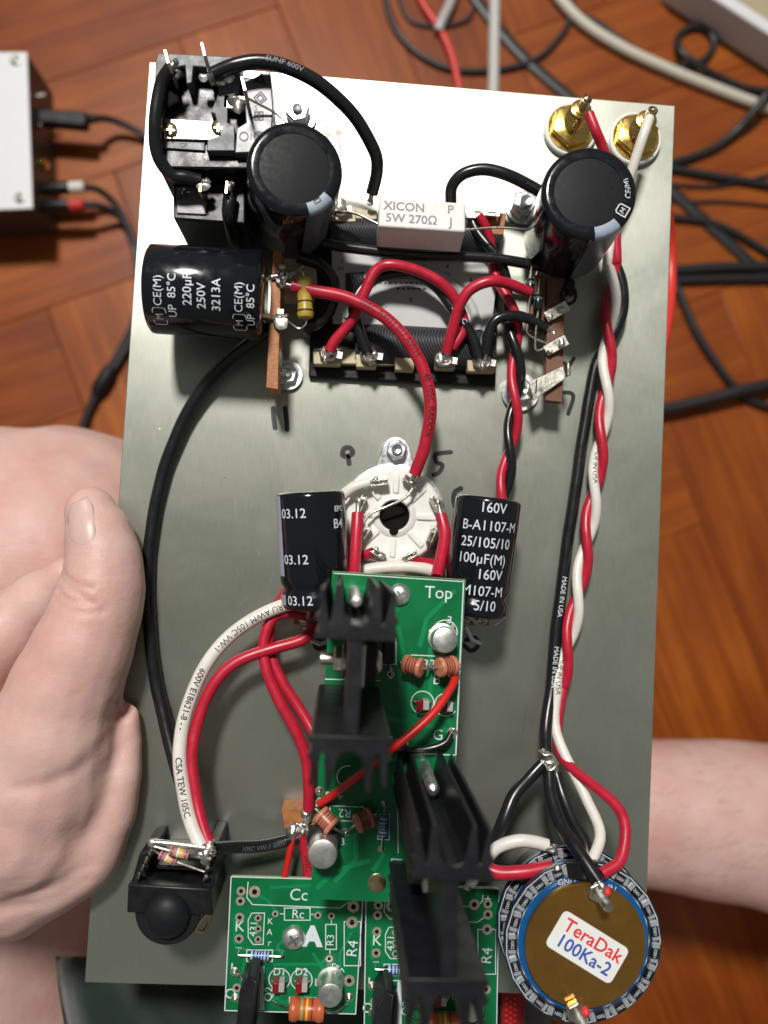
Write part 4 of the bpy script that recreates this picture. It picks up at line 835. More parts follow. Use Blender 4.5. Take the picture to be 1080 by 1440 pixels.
# ------------------------------------------------------------------ stepped attenuator: two round blue boards, gold plate, label
c = P(822, 1327, 38); c0 = Vector((c.x, c.y, 0)); t = thing('stepped_attenuator', 'round blue stepped attenuator with gold plate and white sticker', 'attenuator', c0); R1 = 22.3
MB().lathe(c0, Z, [(13, 0), (13, 24), (4, 24.2)], 40).build('switch_body', BLACKP, t)
for hh in (26.5, 37.0):
    MB().lathe(c0, Z, [(4, hh - 1.4), (R1, hh - 1.4), (R1, hh), (4, hh)], 72).build('round_board', PCBDARK, t)
    MB().lathe(c0 + Z * (hh + .03), Z, [(16.6, 0), (18.6, 0), (18.6, .1), (16.6, .1)], 72).build('blue_ring', PCBBLUE, t)
    s = MB(); n_ = 72
    for rr in (18.7, 21.9):
        s.ribbon([c0 + Vector((math.cos(2 * math.pi * k / 21 + .04) * rr, math.sin(2 * math.pi * k / 21 + .04) * rr, hh + .06)) for k in range(21)], .22, closed=True)
    s.build('silkscreen', INKW, t, smooth=0)
    chip = None
    for k in range(21):
        a_ = 2 * math.pi * k / 21 + .19
        if abs(((a_ - 1.35 + math.pi) % (2 * math.pi)) - math.pi) < .20: continue
        if chip is None:
            m = MB(); m.box((0, 0, .55), (2.9, 2.0, 1.0), mi=0); m.box((-1.95, 0, .5), (1.0, 2.0, 1.0), mi=1); m.box((1.95, 0, .5), (1.0, 2.0, 1.0), mi=1); m.box((-2.6, 0, .2), (.5, 1.8, .35), mi=1); m.box((2.6, 0, .2), (.5, 1.8, .35), mi=1)
            m.text('1002', (0, 0, 1.06), 1.25, mi=2)
            chip = m.build('chip_resistor', [BLACKP, M('tinned_chip_end', (.46, .48, .51), .45, .5), INKW], None, base=Vector((0, 0, 0)), bevel=.0, smooth=30); o = chip
        else: o = chip.copy(); COL.objects.link(o)
        o.parent = t; o.location = Vector((math.cos(a_) * 20.3, math.sin(a_) * 20.3, hh)) * .001; o.rotation_euler = (0, 0, a_ + math.pi / 2)
MB().lathe(c0, Z, [(3, 37.8), (17.0, 37.8), (17.0, 39.0), (16.8, 39.2), (0, 39.2)], 72).build('gold_plate', GOLDLACQ, t)
m = MB(); cc = P(826, 1332, 39.35); an = R_(-29); xd = Vector((math.cos(an), math.sin(an), 0)); yd = Z.cross(xd); hw, hh2, rc = 10.7, 5.5, 1.5; out = []
for sx_, sy_, q in ((1, 1, 0), (-1, 1, 1), (-1, -1, 2), (1, -1, 3)):
    for k in range(5): th = math.pi / 2 * (q + k / 4); out.append(cc + xd * (sx_ * (hw - rc) + rc * math.cos(th)) + yd * (sy_ * (hh2 - rc) + rc * math.sin(th)))
m.prism(out, .12); m.build('sticker', PAPER, t, smooth=0)
m = MB(); m.text('TeraDak', cc + xd * .5 + yd * 2.2 + Z * .03, 5.2, xd, yd, 0, .016); m.build('lettering', INKR, t, smooth=0)
m = MB(); m.text('100Ka-2', cc + xd * .2 - yd * 2.4 + Z * .03, 5.1, xd, yd, 0, .016); m.build('lettering', INKB, t, smooth=0)
m = MB(); m.text('GND', P(797, 1240, 37.2), 2.3, Vector((.98, .15, 0)), Vector((-.15, .98, 0))); m.build('lettering', INKW, t, smooth=0); m = MB(); m.text('IN', P(860, 1250, 37.2), 2.6, Vector((.95, -.3, 0)), Vector((.3, .95, 0))); m.build('lettering', INKW, t, smooth=0)
for a_, b_, d in ((838, 1250, (.05, -.10, 1)), (808, 1418, (.06, -.08, 1))):
    q = P(a_, b_, 39.2); d = Vector(d).normalized(); m = MB(); m.hexnut(q - Z * .2, 3.0, 2.4, 0, d, .5); m.build('hex_nut', TIN, t, bevel=.15)
    m = MB(); pr = []
    for k in range(12): pr += [(1.45, 2 + k * .6), (1.25, 2.3 + k * .6)]
    m.lathe(q, d, pr + [(1.2, 9.3), (0, 9.3)], 16); m.build('threaded_stud', TIN, t, smooth=20)
    m = MB(); m.sphere(q + Vector((2.4, .2, 1.8)), 1.5, (.8, 1, 1.1)); m.build('paint_dot', INKR, t)
m = MB(); m.prism([P(*p_, 38.2) for p_ in ((796, 1212), (842, 1214), (836, 1240), (800, 1236))], 1); m.build('solder_terminal', BLACKP, t, bevel=.2)
for a_, b_ in ((843, 1236), (786, 1222), (776, 1196)): m = MB(); blob(m, P(a_, b_, 37 if a_ != 776 else 28), 1.6); m.build('solder_joint', SOLDER, t, smooth=60)

# ------------------------------------------------------------------ headphone jack in its black housing
t = thing('jack_socket', 'black jack socket housing with rows of metal pins and two striped resistors', 'jack socket', P(250, 1240, 0))
MB().prism([P(*q, 25) for q in ((180, 1243), (296, 1250), (300, 1288), (178, 1284))], 25).build('front_block', BLACKP, t, bevel=.5)
cc = P(236, 1283, 24); m = MB(); m.prism([cc + Vector((math.cos(math.pi + math.pi * k / 20) * 9.4, math.sin(math.pi + math.pi * k / 20) * 9.4, 0)) for k in range(21)], 22); m.build('rounded_end', RUBBER, t, bevel=.5)
m = MB(); m.lathe(P(236, 1285, 24), Z, [(6.6, 0), (6.6, .8), (6.2, 1.9), (5.2, 3.2), (3.6, 4.1), (1.5, 4.6), (0, 4.7)], 40); m.build('domed_knob', RUBBER, t, smooth=60)
MB().prism([P(*q, 23) for q in ((287, 1192), (304, 1194), (302, 1248), (285, 1246))], 23).build('side_wall', BLACKP, t, bevel=.4)
MB().prism([P(*q, 21) for q in ((196, 1200), (214, 1195), (204, 1246), (184, 1244))], 21).build('side_wall', BLACKP, t, bevel=.4)
MB().prism([P(*q, 12) for q in ((214, 1200), (290, 1203), (290, 1246), (204, 1244))], 12).build('base_block', M('worn_grey_plastic', (0, 0, 0)), t, bevel=.3)
MB().prism([P(*q, 18) for q in ((220, 1216), (286, 1220), (286, 1226), (218, 1222))], 10).build('inner_wall', BLACKP, t, bevel=.3)
for k in range(5):
    f_ = k / 4; m = MB(); a_ = 214 - 22 * f_; b_ = 1192 + 44 * f_; m.tube([P(a_ + 4, b_, 19), P(a_ + 2, b_ - 2, 26), P(a_ + 3, b_ - 8, 27), P(a_ + 6, b_ - 2, 19)], .42, 6); m.build('pin', TIN, t, smooth=60)
for k in range(5):
    f_ = k / 4; m = MB(); a_ = 298 - 10 * f_; b_ = 1188 + 50 * f_; m.tube([P(a_, b_, 18), P(a_ - 1, b_, 25), P(a_ + 2, b_ - 6, 27)], .5, 6); m.build('pin', TIN, t, smooth=60)
m = MB()
for a_, b_, r_ in ((292, 1192, 1.7), (286, 1200, 1.5), (298, 1198, 1.4), (288, 1212, 1.3), (214, 1186, 1.3), (220, 1184, 1.1)): m = MB(); blob(m, P(a_, b_, 25), r_); m.build('solder_joint', SOLDER, t, smooth=60)
m = MB(); m.tube(cr_path([P(216, 1184, 26), P(240, 1186, 26), P(288, 1192, 26)], 4), .9, 8); m.build('bus_wire', TIN, t, smooth=60)
for p0, p1, l0, l1 in (((224, 1201, 25), (248, 1212, 25), (215, 1195, 26), (287, 1226, 24)), ((238, 1196, 27), (266, 1203, 27), (216, 1190, 26), (288, 1208, 25))):
    m = MB(); axial(m, P(*p0), P(*p1), 1.25, [(.15, .7, 2), (.45, .6, 3), (.6, .6, 4), (.85, .7, 2)], 0, 1, ([P(*l0)], [P(*l1)])); m.build('striped_resistor', [M('pink_tan_resistor', (.48, .26, .20), .4), TIN, PURP, WHITEB, YELB], t, smooth=40)
m = MB(); m.tube(cr_path([P(296, 1280, 10), P(294, 1296, 10), P(286, 1310, 11), P(277, 1306, 12), P(283, 1294, 13), P(290, 1285, 14)], 5), .5, 8); m.build('spring_contact', M('copper_wire', (.75, .45, .28), .25, 1), t, smooth=60)

# ------------------------------------------------------------------ loose parts: diodes, yellow resistor
m = MB(); axial(m, P(427, 390, 20), P(430, 448, 19), 2.3, [(.82, .6, 3), (.60, .5, 3)], 0, 1, ([P(424, 382, 20), P(410, 384, 18), P(400, 390, 20)], [P(430, 456, 19), P(420, 462, 18), P(405, 452, 19), P(397, 452, 20)]), dumb=True)
o = m.build('axial_resistor', [YEL, TIN, TAN, BROWNB], None, smooth=40); tag(o, 'yellow axial resistor with brown bands beside the lying capacitor', 'resistor')
for a_, b_, hh, lab in ((746, 403, 15, 'small black diode at the end of the red wire by the brown strip'), (757, 425, 15, 'small black diode beside the brown tag strip, partly hidden by another diode')):
    m = MB(); m.lathe(P(a_, b_ - 10, hh), P(a_ - 1, b_ + 12, hh) - P(a_, b_ - 10, hh), [(1.2, 0), (1.45, .3), (1.45, 4.6), (1.2, 4.9)], 16); m.lathe(P(a_, b_ - 6, hh), P(a_ - 1, b_ + 12, hh) - P(a_, b_ - 10, hh), [(1.5, 0), (1.5, .8)], 16, 2)
    m.tube(cr_path([P(a_, b_ + 10, hh), P(a_ - 4, b_ + 50, hh - 1), P(a_ - 2, b_ + 68, hh - 1), P(774, 485, 14)], 5), .33, 6, 1); m.tube([P(a_, b_ - 10, hh), P(a_ + 2, b_ - 32, hh - 2)], .33, 6, 1)
    o = m.build('diode', [M('dark_glass', (.006, .018, .014), .2), TIN, STRIPED], None, smooth=40); tag(o, lab, 'diode')
# ------------------------------------------------------------------ wires on the plate
G = 'hook-up wires'
wire('wire', 'black wire curving down the left side of the mains inlet', [(241, 95, 40), (226, 120, 38), (219, 170, 36), (221, 215, 33), (240, 245, 30), (262, 250, 29), (282, 254, 28)], 1.9, BLACKW, bare=2)
wire('wire', 'black wire arching from the mains inlet to the white block resistor', [(300, 104, 37), (330, 92, 38), (368, 87, 38), (410, 96, 37), (455, 122, 34), (498, 164, 28), (526, 210, 22), (530, 240, 18), (523, 272, 13)], 2.0, BLACKW, text=['SUNF 600V'], tmat=INKG, ts=(21,), tsize=2.2)
wire('wire', 'black wire arching behind the white block resistor to the upright capacitor', [(634, 285, 10), (636, 262, 13), (652, 244, 15), (682, 238, 16), (718, 248, 16), (770, 275, 14)], 1.9, BLACKW)
wire('wire', 'straight black wire passing below the white block resistor', [(455, 342, 13), (500, 350, 13), (600, 360, 13), (690, 363, 13), (770, 376, 12)], 1.7, BLACKW, ends=(0, 0))
wire('wire', 'long printed red wire from the tag strip to the valve socket', [(410, 402, 20), (440, 409, 20), (492, 420, 20), (540, 446, 20), (577, 485, 20), (599, 530, 19), (605, 575, 18), (598, 625, 16), (583, 667, 13)], 2.0, REDW, text=['105C AWM RU AWM', '40 105C RADOX'], tmat=M('dim_black_print', (.06, .005, .008), .5), ts=(34, 62), tsize=2.7)
wire('wire', 'red wire looping over the transformer label from its terminals', [(463, 494, 11), (472, 478, 12), (495, 450, 14), (515, 405, 16), (530, 380, 17), (552, 373, 18), (590, 382, 17), (625, 402, 16), (645, 430, 14), (652, 462, 12), (635, 490, 11)], 1.75, REDW)
wire('wire', 'black wire looping under the red loop over the transformer label', [(517, 496, 11), (507, 470, 12), (497, 430, 13), (512, 402, 13), (540, 388, 13), (580, 385, 13), (615, 405, 13), (640, 438, 13), (662, 470, 12), (674, 504, 11)], 1.8, BLACKW, text=['A 20C'], tmat=INKW, ts=(60,), tsize=2.4)
wire('wire', 'red wire arching from the transformer lug to the black diode', [(628, 496, 11), (636, 465, 14), (646, 430, 17), (662, 407, 19), (690, 396, 20), (715, 399, 18), (745, 411, 15)], 1.75, REDW)
wire('wire', 'black wire arching from the end transformer lug to the brown tag strip', [(683, 498, 12), (688, 468, 14), (698, 450, 15), (720, 444, 15), (745, 449, 14), (768, 462, 13)], 1.7, BLACKW)
wire('wire', 'black wire curling beside the yellow resistor', [(420, 362, 14), (450, 372, 15), (468, 395, 15), (466, 430, 13), (450, 452, 11), (430, 462, 9)], 2.0, BLACKW, ends=(0, 0))
wire('wire', 'black wire running down between the switch and the upright capacitor', [(324, 272, 25), (322, 300, 24), (328, 335, 16), (336, 352, 8)], 2.1, BLACKW, ends=(1, 0))
wire('wire', 'long black wire bowing along the hand from the lying capacitor to the jack', [(392, 455, 15), (352, 482, 10), (310, 518, 6), (268, 572, 4), (238, 640, 3), (217, 720, 2.4), (209, 800, 2.2), (210, 880, 2.4), (222, 970, 3), (243, 1060, 7), (266, 1130, 12), (290, 1192, 20)], 2.1, BLACKW)
wire('wire', 'white printed wire from the 03.12 capacitor to the jack', [(430, 852, 10), (405, 850, 12), (360, 868, 14), (318, 900, 15), (284, 945, 16), (262, 1000, 17), (253, 1060, 19), (259, 1120, 21), (270, 1160, 23), (283, 1190, 25)], 2.1, WHITEW, text=['CSA TEW 105C', '600V E18621-8 - -', 'RU AWM 105C VW-1'], ts=(74, 48, 20), tsize=2.6, side=1)
wire('wire', 'red wire running alongside the white printed wire to the jack', [(446, 880, 10), (425, 899, 12), (385, 912, 13), (335, 930, 14), (300, 962, 15), (280, 1010, 16), (270, 1065, 18), (275, 1120, 20), (283, 1155, 22), (293, 1186, 24)], 1.85, REDW)
wire('wire', 'red wire looping from the 03.12 capacitor to the small orange strip', [(438, 868, 9), (410, 862, 10), (385, 868, 11), (372, 900, 12), (374, 940, 13), (392, 985, 14), (418, 1030, 14), (431, 1070, 13), (434, 1110, 12), (434, 1138, 11)], 1.8, REDW)
wire('wire', 'red wire passing close behind the heat sink web to the board', [(406, 828, 9), (385, 862, 9), (378, 905, 10), (392, 950, 11), (417, 990, 12), (440, 1028, 14), (462, 1060, 18), (478, 1090, 22)], 1.75, REDW, ends=(0, 0))
wire('wire', 'dull black wire lying from the jack to the small orange strip', [(300, 1193, 20), (330, 1191, 16), (375, 1188, 11), (412, 1180, 9), (450, 1172, 8)], 1.9, BLACKW, text=['105C VW-1 600V'], tmat=STRIPED, ts=(16,), tsize=2.0)
wire('wire', 'short dark red wire below the small orange strip', [(425, 1172, 9), (430, 1195, 8), (435, 1230, 8), (438, 1250, 8)], 2.0, REDW, text=['105C'], tmat=M('dim_black_print', (0, 0, 0)), ts=(9,), tsize=2.4, ends=(1, 0))
wire('wire', 'thin bright red wire below the small orange strip', [(414, 1172, 10), (408, 1195, 10), (403, 1220, 10), (398, 1245, 10)], 1.0, REDW2, ends=(1, 0))
wire('wire', 'red wire on the socket pin beside the 03.12 capacitor', [(503, 722, 11), (501, 750, 13), (499, 785, 17), (498, 815, 22)], 1.9, REDW, ends=(1, 0), bare=4)
wire('wire', 'red wire on the socket pin beside the 160V capacitor', [(620, 724, 11), (625, 748, 13), (621, 780, 17), (614, 812, 22)], 1.9, REDW, ends=(1, 0), bare=4)
wire('wire', 'white wire entering the ceramic socket beside the 03.12 capacitor', [(470, 712, 9), (480, 699, 9), (498, 685, 10), (520, 678, 10)], 1.8, WHITEW, ends=(0, 1), bare=2)
wire('wire', 'white wire bowing under the edge of the Top board', [(500, 806, 8), (530, 799, 9), (565, 797, 9), (600, 801, 9), (622, 808, 8)], 2.0, WHITEW, ends=(0, 0))
wire('wire', 'short red stub on the socket pin beside the key notch, towards the 03.12 capacitor', [(524, 776, 9), (512, 781, 8), (498, 790, 6)], 1.5, REDW, ends=(1, 0), bare=1.5)
wire('wire', 'short red stub on the socket pin beside the key notch, towards the 160V capacitor', [(580, 785, 9), (592, 790, 8), (612, 793, 6)], 1.6, REDW, ends=(1, 0), bare=1.5)
wire('wire', 'thin bright red wire crossing the Top board to the heat sink', [(640, 952, 35), (634, 968, 38), (610, 1002, 42), (578, 1032, 44), (550, 1054, 44), (525, 1075, 42), (495, 1098, 40), (468, 1118, 36), (450, 1130, 33)], 1.15, REDW2, bare=1.5)
wire('wire', 'thin black wire crossing the Top board under the heat sink', [(634, 1032, 34), (625, 1045, 35), (600, 1053, 35), (565, 1055, 35), (530, 1050, 35), (500, 1048, 34)], 1.0, BLACKW, bare=1.5, ends=(1, 0))
# twisted pairs
def twisted(centre, r, turns, ph, rr=None):
    c = cr_path([P(*p) for p in centre], 14); acc = [0.0]; rr = rr or r
    for a, b in zip(c, c[1:]): acc.append(acc[-1] + (b - a).length)
    out = ([], [])
    for i, p in enumerate(c):
        t1 = (c[min(i + 1, len(c) - 1)] - c[max(i - 1, 0)]).normalized(); sd = t1.cross(Z).normalized(); n = sd.cross(t1); th = ph + 2 * math.pi * turns * acc[i] / acc[-1]
        for k in (0, 1): a = th + math.pi * k; out[k].append(p + sd * math.cos(a) * rr + n * math.sin(a) * rr)
    return out
def wire3(name, label, c, r, mat, text=None, tmat=None, ts=(), tsize=2.4, side=1):
    o = MB().tube(c, r, 12).build(name, mat, None, smooth=60, base=c[0]); tag(o, label, 'wire')
    if text:
        for s, s0 in zip(text, ts): MB().text_path(s, c, r, tsize, s0, 0, side, .01).build('lettering', tmat or INKK, o, smooth=0)
    return o
A, B = twisted([(668, 306, 11), (688, 345, 10), (708, 400, 9.5), (722, 460, 9.5), (726, 520, 9), (723, 580, 8.5), (716, 640, 8), (708, 690, 8), (702, 735, 7)], 1.55, 3.1, 2.2)
wire3('wire', 'red wire of the red and black twisted pair beside the transformer', A, 1.55, REDW); wire3('wire', 'black wire of the red and black twisted pair beside the transformer', B, 1.55, BLACKW)
A, B = twisted([(858, 330, 8), (862, 400, 7), (855, 470, 6), (853, 540, 6), (846, 610, 5.5), (836, 690, 5.5), (824, 770, 5.5), (810, 850, 6), (796, 920, 6), (787, 970, 6.5)], 1.5, 4.35, 1.6)
pre_r = cr_path([P(*p) for p in ((828, 160, 17), (838, 185, 17), (850, 215, 14), (868, 280, 9))], 8); pre_w = cr_path([P(*p) for p in ((913, 166, 17), (905, 190, 18), (890, 235, 15), (872, 290, 10))], 8)
def blend(*ps):
    pts = []
    for q in ps: pts += q
    return pts
def thin(pts, n=60, sub=5):
    """even out joints between pieces of a path"""
    idx = [pts[int(round(i * (len(pts) - 1) / n))] for i in range(n + 1)]
    return cr_path(idx, sub)
red_l = thin(blend(pre_r, A[6:], [P(*p) for p in ((785, 1000, 7), (783, 1035, 9), (787, 1062, 12), (800, 1076, 15), (825, 1088, 20), (852, 1108, 25), (872, 1140, 30), (880, 1175, 34), (874, 1205, 37), (860, 1222, 38.5), (846, 1229, 39))]), 70)
whi_l = thin(blend(pre_w, B[6:], [P(*p) for p in ((780, 1000, 9), (782, 1030, 10), (787, 1058, 12), (800, 1090, 16), (822, 1118, 20), (838, 1145, 24), (844, 1172, 28), (840, 1195, 31), (830, 1215, 34))]), 70)
wire3('wire', 'red wire twisted with white, from the gold jack to the blue attenuator', red_l, 1.65, REDW, ['ADE IN'], None, (298,), 2.5)
wire3('wire', 'white wire twisted with red, from the gold jack to the blue attenuator', whi_l, 1.65, WHITEW, ['MADE IN USA', 'MADE IN USA'], None, (118, 190), 2.3)
wire('wire', 'long black wire beside the red and white twisted pair', [(862, 365, 6), (874, 400, 6), (874, 440, 5), (858, 480, 4), (836, 520, 3), (822, 600, 3), (807, 700, 3), (793, 800, 3), (783, 880, 4), (776, 960, 6), (768, 1020, 10), (768, 1060, 15)], 2.0, BLACKW, text=['MADE IN USA', 'MADE IN USA'], tmat=INKW, ts=(139, 116), tsize=2.2, side=1)
m = MB()
for a_, b_, r_ in ((768, 1063, 1.8), (775, 1072, 2.2), (778, 1082, 1.6), (764, 1056, 1.0)): blob(m, P(a_, b_, 17), r_)
m.tube(cr_path([P(758, 1056, 17), P(766, 1062, 18.5), (P(776, 1062, 18.5)), P(782, 1076, 18.5), P(772, 1084, 18.5), P(766, 1074, 18)], 6), .6, 8)
o = m.build('solder_joint', SOLDER, None, smooth=60); tag(o, 'twisted solder joint where several black wires meet above the attenuator', 'solder joint')
wire('wire', 'black wire from the solder joint to the overhanging heat sink', [(762, 1074, 17), (745, 1092, 18), (724, 1118, 20), (710, 1150, 22), (698, 1178, 22), (676, 1200, 20)], 2.1, BLACKW, ends=(1, 0), bare=1.5)
wire('wire', 'black wire from the solder joint to the attenuator nut', [(772, 1086, 18), (775, 1120, 22), (788, 1160, 28), (812, 1195, 35), (842, 1240, 41)], 2.0, BLACKW, bare=1.5)
wire('wire', 'second black wire tucked behind, from the solder joint to the attenuator', [(782, 1088, 16), (792, 1120, 19), (806, 1155, 24), (822, 1185, 29), (828, 1212, 32)], 1.9, BLACKW, bare=1.5)
wire('wire', 'red wire between the attenuator rim and the overhanging heat sink', [(662, 1186, 26), (676, 1212, 29), (698, 1227, 31), (735, 1226, 32), (778, 1219, 34)], 2.0, REDW, bare=1.5)
wire('wire', 'white wire arching between the attenuator and the overhanging heat sink', [(662, 1240, 18), (682, 1211, 22), (700, 1192, 24), (728, 1183, 25), (752, 1184, 25), (770, 1189, 25)], 1.9, WHITEW, bare=2.5)
o = wire('wire', 'thin grey lead running from the inlet towards the upright capacitor', [(348, 138, 38), (365, 147, 36), (388, 160, 34), (412, 182, 33)], .35, TIN, ends=(0, 0))
o = MB().tube(cr_path([P(*p) for p in ((895, 225, -5), (930, 270, -30), (941, 330, -45), (943, 390, -48), (938, 450, -40), (920, 520, -20), (890, 560, -5))], 10), 2.4, 12).build('wire', REDC, None, smooth=60); tag(o, 'red wire bowing out from beneath the plate edge', 'wire')

# ------------------------------------------------------------------ things on the floor
def cable(label, pts, r, mat=CABLE, cat='cable', name='cable', flat=1.0, ext=(1, 1)):
    r *= .86
    c = cr_path([P(a, b, FLOOR + 2 + (h[0] if h else r)) for a, b, *h in pts], 10)
    if ext[0]: d = c[0] - c[3]; d.z = 0; c = [c[0] + d.normalized() * 160, c[0] + d.normalized() * 80] + c
    if ext[1]: d = c[-1] - c[-4]; d.z = 0; c = c + [c[-1] + d.normalized() * 80, c[-1] + d.normalized() * 160]
    o = MB().tube(c, r, 12, flat=flat).build(name, mat, None, smooth=60); return tag(o, label, cat)
t = thing('audio_box', 'white topped metal box with connectors on the wooden floor', 'electronic box', P(10, 200, FLOOR + 2))
hb, hh = FLOOR + 2, FLOOR + 45
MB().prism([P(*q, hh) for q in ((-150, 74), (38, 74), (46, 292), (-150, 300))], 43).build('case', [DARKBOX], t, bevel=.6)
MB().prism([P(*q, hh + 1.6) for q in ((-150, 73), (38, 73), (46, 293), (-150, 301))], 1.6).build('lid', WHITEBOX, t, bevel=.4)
for a_, b_ in ((22, 86), (28, 279)): MB().lathe(P(a_, b_, hh + 1.4), Z, [(3.0, 0), (3.0, 1.2), (1.8, 1.6), (0, 1.0)], 16).build('screw', M('dim_screw', (.35, .34, .30), .35, 1), t)
for a_, b_ in ((62, 229), (56, 262), (56, 288)): m = MB(); m.lathe(P(a_ - 18, b_, hh - 20), X, [(4.2, 0), (4.2, 4), (3.4, 4.2), (3.4, 10), (2.8, 10.4)], 20); m.build('gold_socket', GOLD, t)
m = MB(); m.cyl(P(50, 136, hh - 14), P(64, 133, hh - 14), 1.4, n=10); m.build('toggle', TIN, t)
def plug(label, a0, y0, a1, y1, ring, hz):
    t = thing('phono_plug', label, 'plug', P(a0, y0, hz), 'phono plugs'); p, q = P(a0, y0, hz), P(a1, y1, hz); d = q - p
    m = MB(); m.lathe(p, d, [(3.6, -3), (4.1, -2), (4.1, 0)], 18, 1); m.lathe(p, d, [(4.0, 0), (4.2, .5), (4.2, d.length * .62), (3.8, d.length * .66)], 18, 0); m.build('plug_body', [BLACKP, GOLD], t)
    m = MB(); m.lathe(p + d * .66, d, [(3.9, 0), (3.9, d.length * .30), (3.0, d.length * .34)], 18); m.build('colour_ring', ring, t); return q
plug('phono plug with white ring in the floor box', 58, 266, 119, 263, M('white_ring', (.62, .6, .57), .5), FLOOR + 25); plug('phono plug with red ring in the floor box', 58, 290, 119, 288, M('red_ring', (.5, .03, .02), .5), FLOOR + 25)
t = thing('usb_plug', 'black rectangular plug in the floor box beside the toggle', 'plug', P(60, 172, FLOOR + 20)); m = MB(); m.box(P(88, 169, FLOOR + 25), (34, 10, 9)); m.build('plug_body', BLACKP, t, bevel=1.5); m = MB(); m.box(P(50, 171, FLOOR + 25), (10, 8, 6)); m.build('plug_shell', TIN, t, bevel=.3)
m = MB(); m.cyl(P(116, 167, FLOOR + 25), P(136, 167, FLOOR + 24), 3.6, 2.6, n=14); m.build('strain_relief', RUBBER, t)
cable('black cable from the rectangular plug, running under the plate', [(126, 167, 22), (155, 168, 14), (190, 183, 8), (225, 205, 5), (300, 240, 5)], 2.6, ext=(0, 1))
cable('dark cable from the white ringed plug, joining at the splitter', [(116, 263, 22), (138, 267, 18), (160, 285, 12), (178, 315, 8), (192, 360, 5), (198, 420, 5), (188, 470, 5), (160, 520, 5)], 2.6, ext=(0, 0))
cable('dark cable from the red ringed plug, joining at the splitter', [(116, 288, 22), (140, 290, 18), (165, 302, 10), (182, 330, 6), (196, 390, 5), (192, 440, 5), (170, 490, 5), (150, 522, 5)], 2.6, ext=(0, 0))
m = MB(); m.tube([P(158, 516, FLOOR + 7), P(152, 526, FLOOR + 7), P(140, 546, FLOOR + 7), P(134, 556, FLOOR + 7)], lambda f: 5.2 if .1 < f < .9 else 3.4, 14); o = m.build('cable_splitter', RUBBER, None, smooth=60); tag(o, 'black moulded splitter on the cable by the bare knee', 'cable splitter')
cable('black cable leaving the splitter towards the bare knee', [(136, 552, 5), (125, 578, 4), (114, 610, 3), (105, 640, 3)], 3.4, ext=(0, 1))
cable('thin black cable in a wide loop beyond the plate', [(536, -40), (545, 15), (562, 50), (595, 80), (640, 98), (700, 98), (752, 84), (785, 55), (803, 20), (806, -40)], 2.4)
cable('second thin black cable loosely following the wide loop', [(552, -40), (570, 20), (600, 36), (640, 34), (664, 18), (670, -40)], 1.6)
cable('red cable running in beneath the plate edge', [(575, -40), (596, 8), (616, 38), (632, 70), (643, 112), (652, 170), (660, 230)], 3.2, REDC)
t = cable('translucent grey plug lying against the red cable', [(642, -30, 7), (634, 2, 6), (622, 28, 5), (616, 44, 4)], 4.2, CLEARG, 'plug', 'grey_plug', ext=(1, 0))
cable('straight light grey cable beyond the plate', [(696, -40, 12), (695, 40, 12), (694, 110, 11), (692, 190, 10)], 4.6, GREYC)
cable('flat black cable crossing under the wide loop', [(640, -40, 1.5), (672, 2, 1.5), (705, 45, 1.5), (745, 88, 1.5), (805, 140, 1.5), (860, 190, 1.5)], 5.0, CABLE, flat=.35)
cable('thick cream cable curving past the white cased box', [(760, -40), (790, 2), (825, 36), (880, 70), (950, 102), (1010, 126), (1060, 145), (1130, 170)], 4.6, CREAM)
cable('black cable with a small coil beside the white cased box', [(795, -30), (808, 14), (845, 36), (888, 68), (925, 90), (962, 94), (990, 84), (1004, 62), (994, 42), (972, 38), (954, 52), (958, 72, 7), (982, 92, 7), (1018, 112), (1060, 126), (1130, 134)], 3.0)
cable('black cable sweeping from the cream cable to under the plate', [(1130, 80), (1085, 124, 16), (1065, 150, 14), (1035, 184, 6), (1000, 210), (955, 226), (900, 236)], 3.4)
cable('black cable running straight out from under the plate below the sweeping one', [(880, 224), (950, 238), (1000, 247), (1050, 255), (1130, 270)], 3.2)
cable('thin dark cable close to the floor between thicker ones', [(900, 254), (950, 260), (1010, 262), (1060, 252), (1130, 232)], 1.5)
cable('very thin dark cable lying under the plate edge', [(900, 282), (960, 284), (1020, 284), (1130, 294)], 1.4)
cable('black cable bending down beyond the plate edge', [(890, 300), (950, 306), (995, 312), (1035, 328), (1075, 352), (1130, 380)], 3.0)
cable('thick black cable, far one of a parallel pair', [(880, 384), (955, 380), (1010, 376), (1130, 374)], 4.4); cable('thick black cable, near one of a parallel pair', [(880, 396), (955, 394), (1020, 392), (1130, 391)], 3.6)
cable('grey black cable curving from the parallel pair under the thick slanted one', [(940, 380), (958, 418), (980, 468), (1008, 512), (1036, 548), (1062, 566), (1130, 586)], 3.2, ext=(0, 1))
cable('thick black slanted cable beyond the plate edge', [(870, 586, 9), (945, 573, 9), (1000, 560, 10), (1045, 548, 11), (1130, 530, 10)], 4.8)
t = thing('floor_case', 'white cased box with beige lid at the floor edge beyond the cables', 'case', P(1060, 0, FLOOR + 2))
MB().prism([P(*q, FLOOR + 30) for q in ((948, -40), (1300, 190), (1400, -100), (1000, -120))], 28).build('case', WHITEBOX, t, bevel=1.5)
MB().prism([P(*q, FLOOR + 30.6) for q in ((1000, -25), (1300, 170), (1380, -90), (1020, -105))], 1.0).build('lid', BEIGETOP, t, bevel=.4)
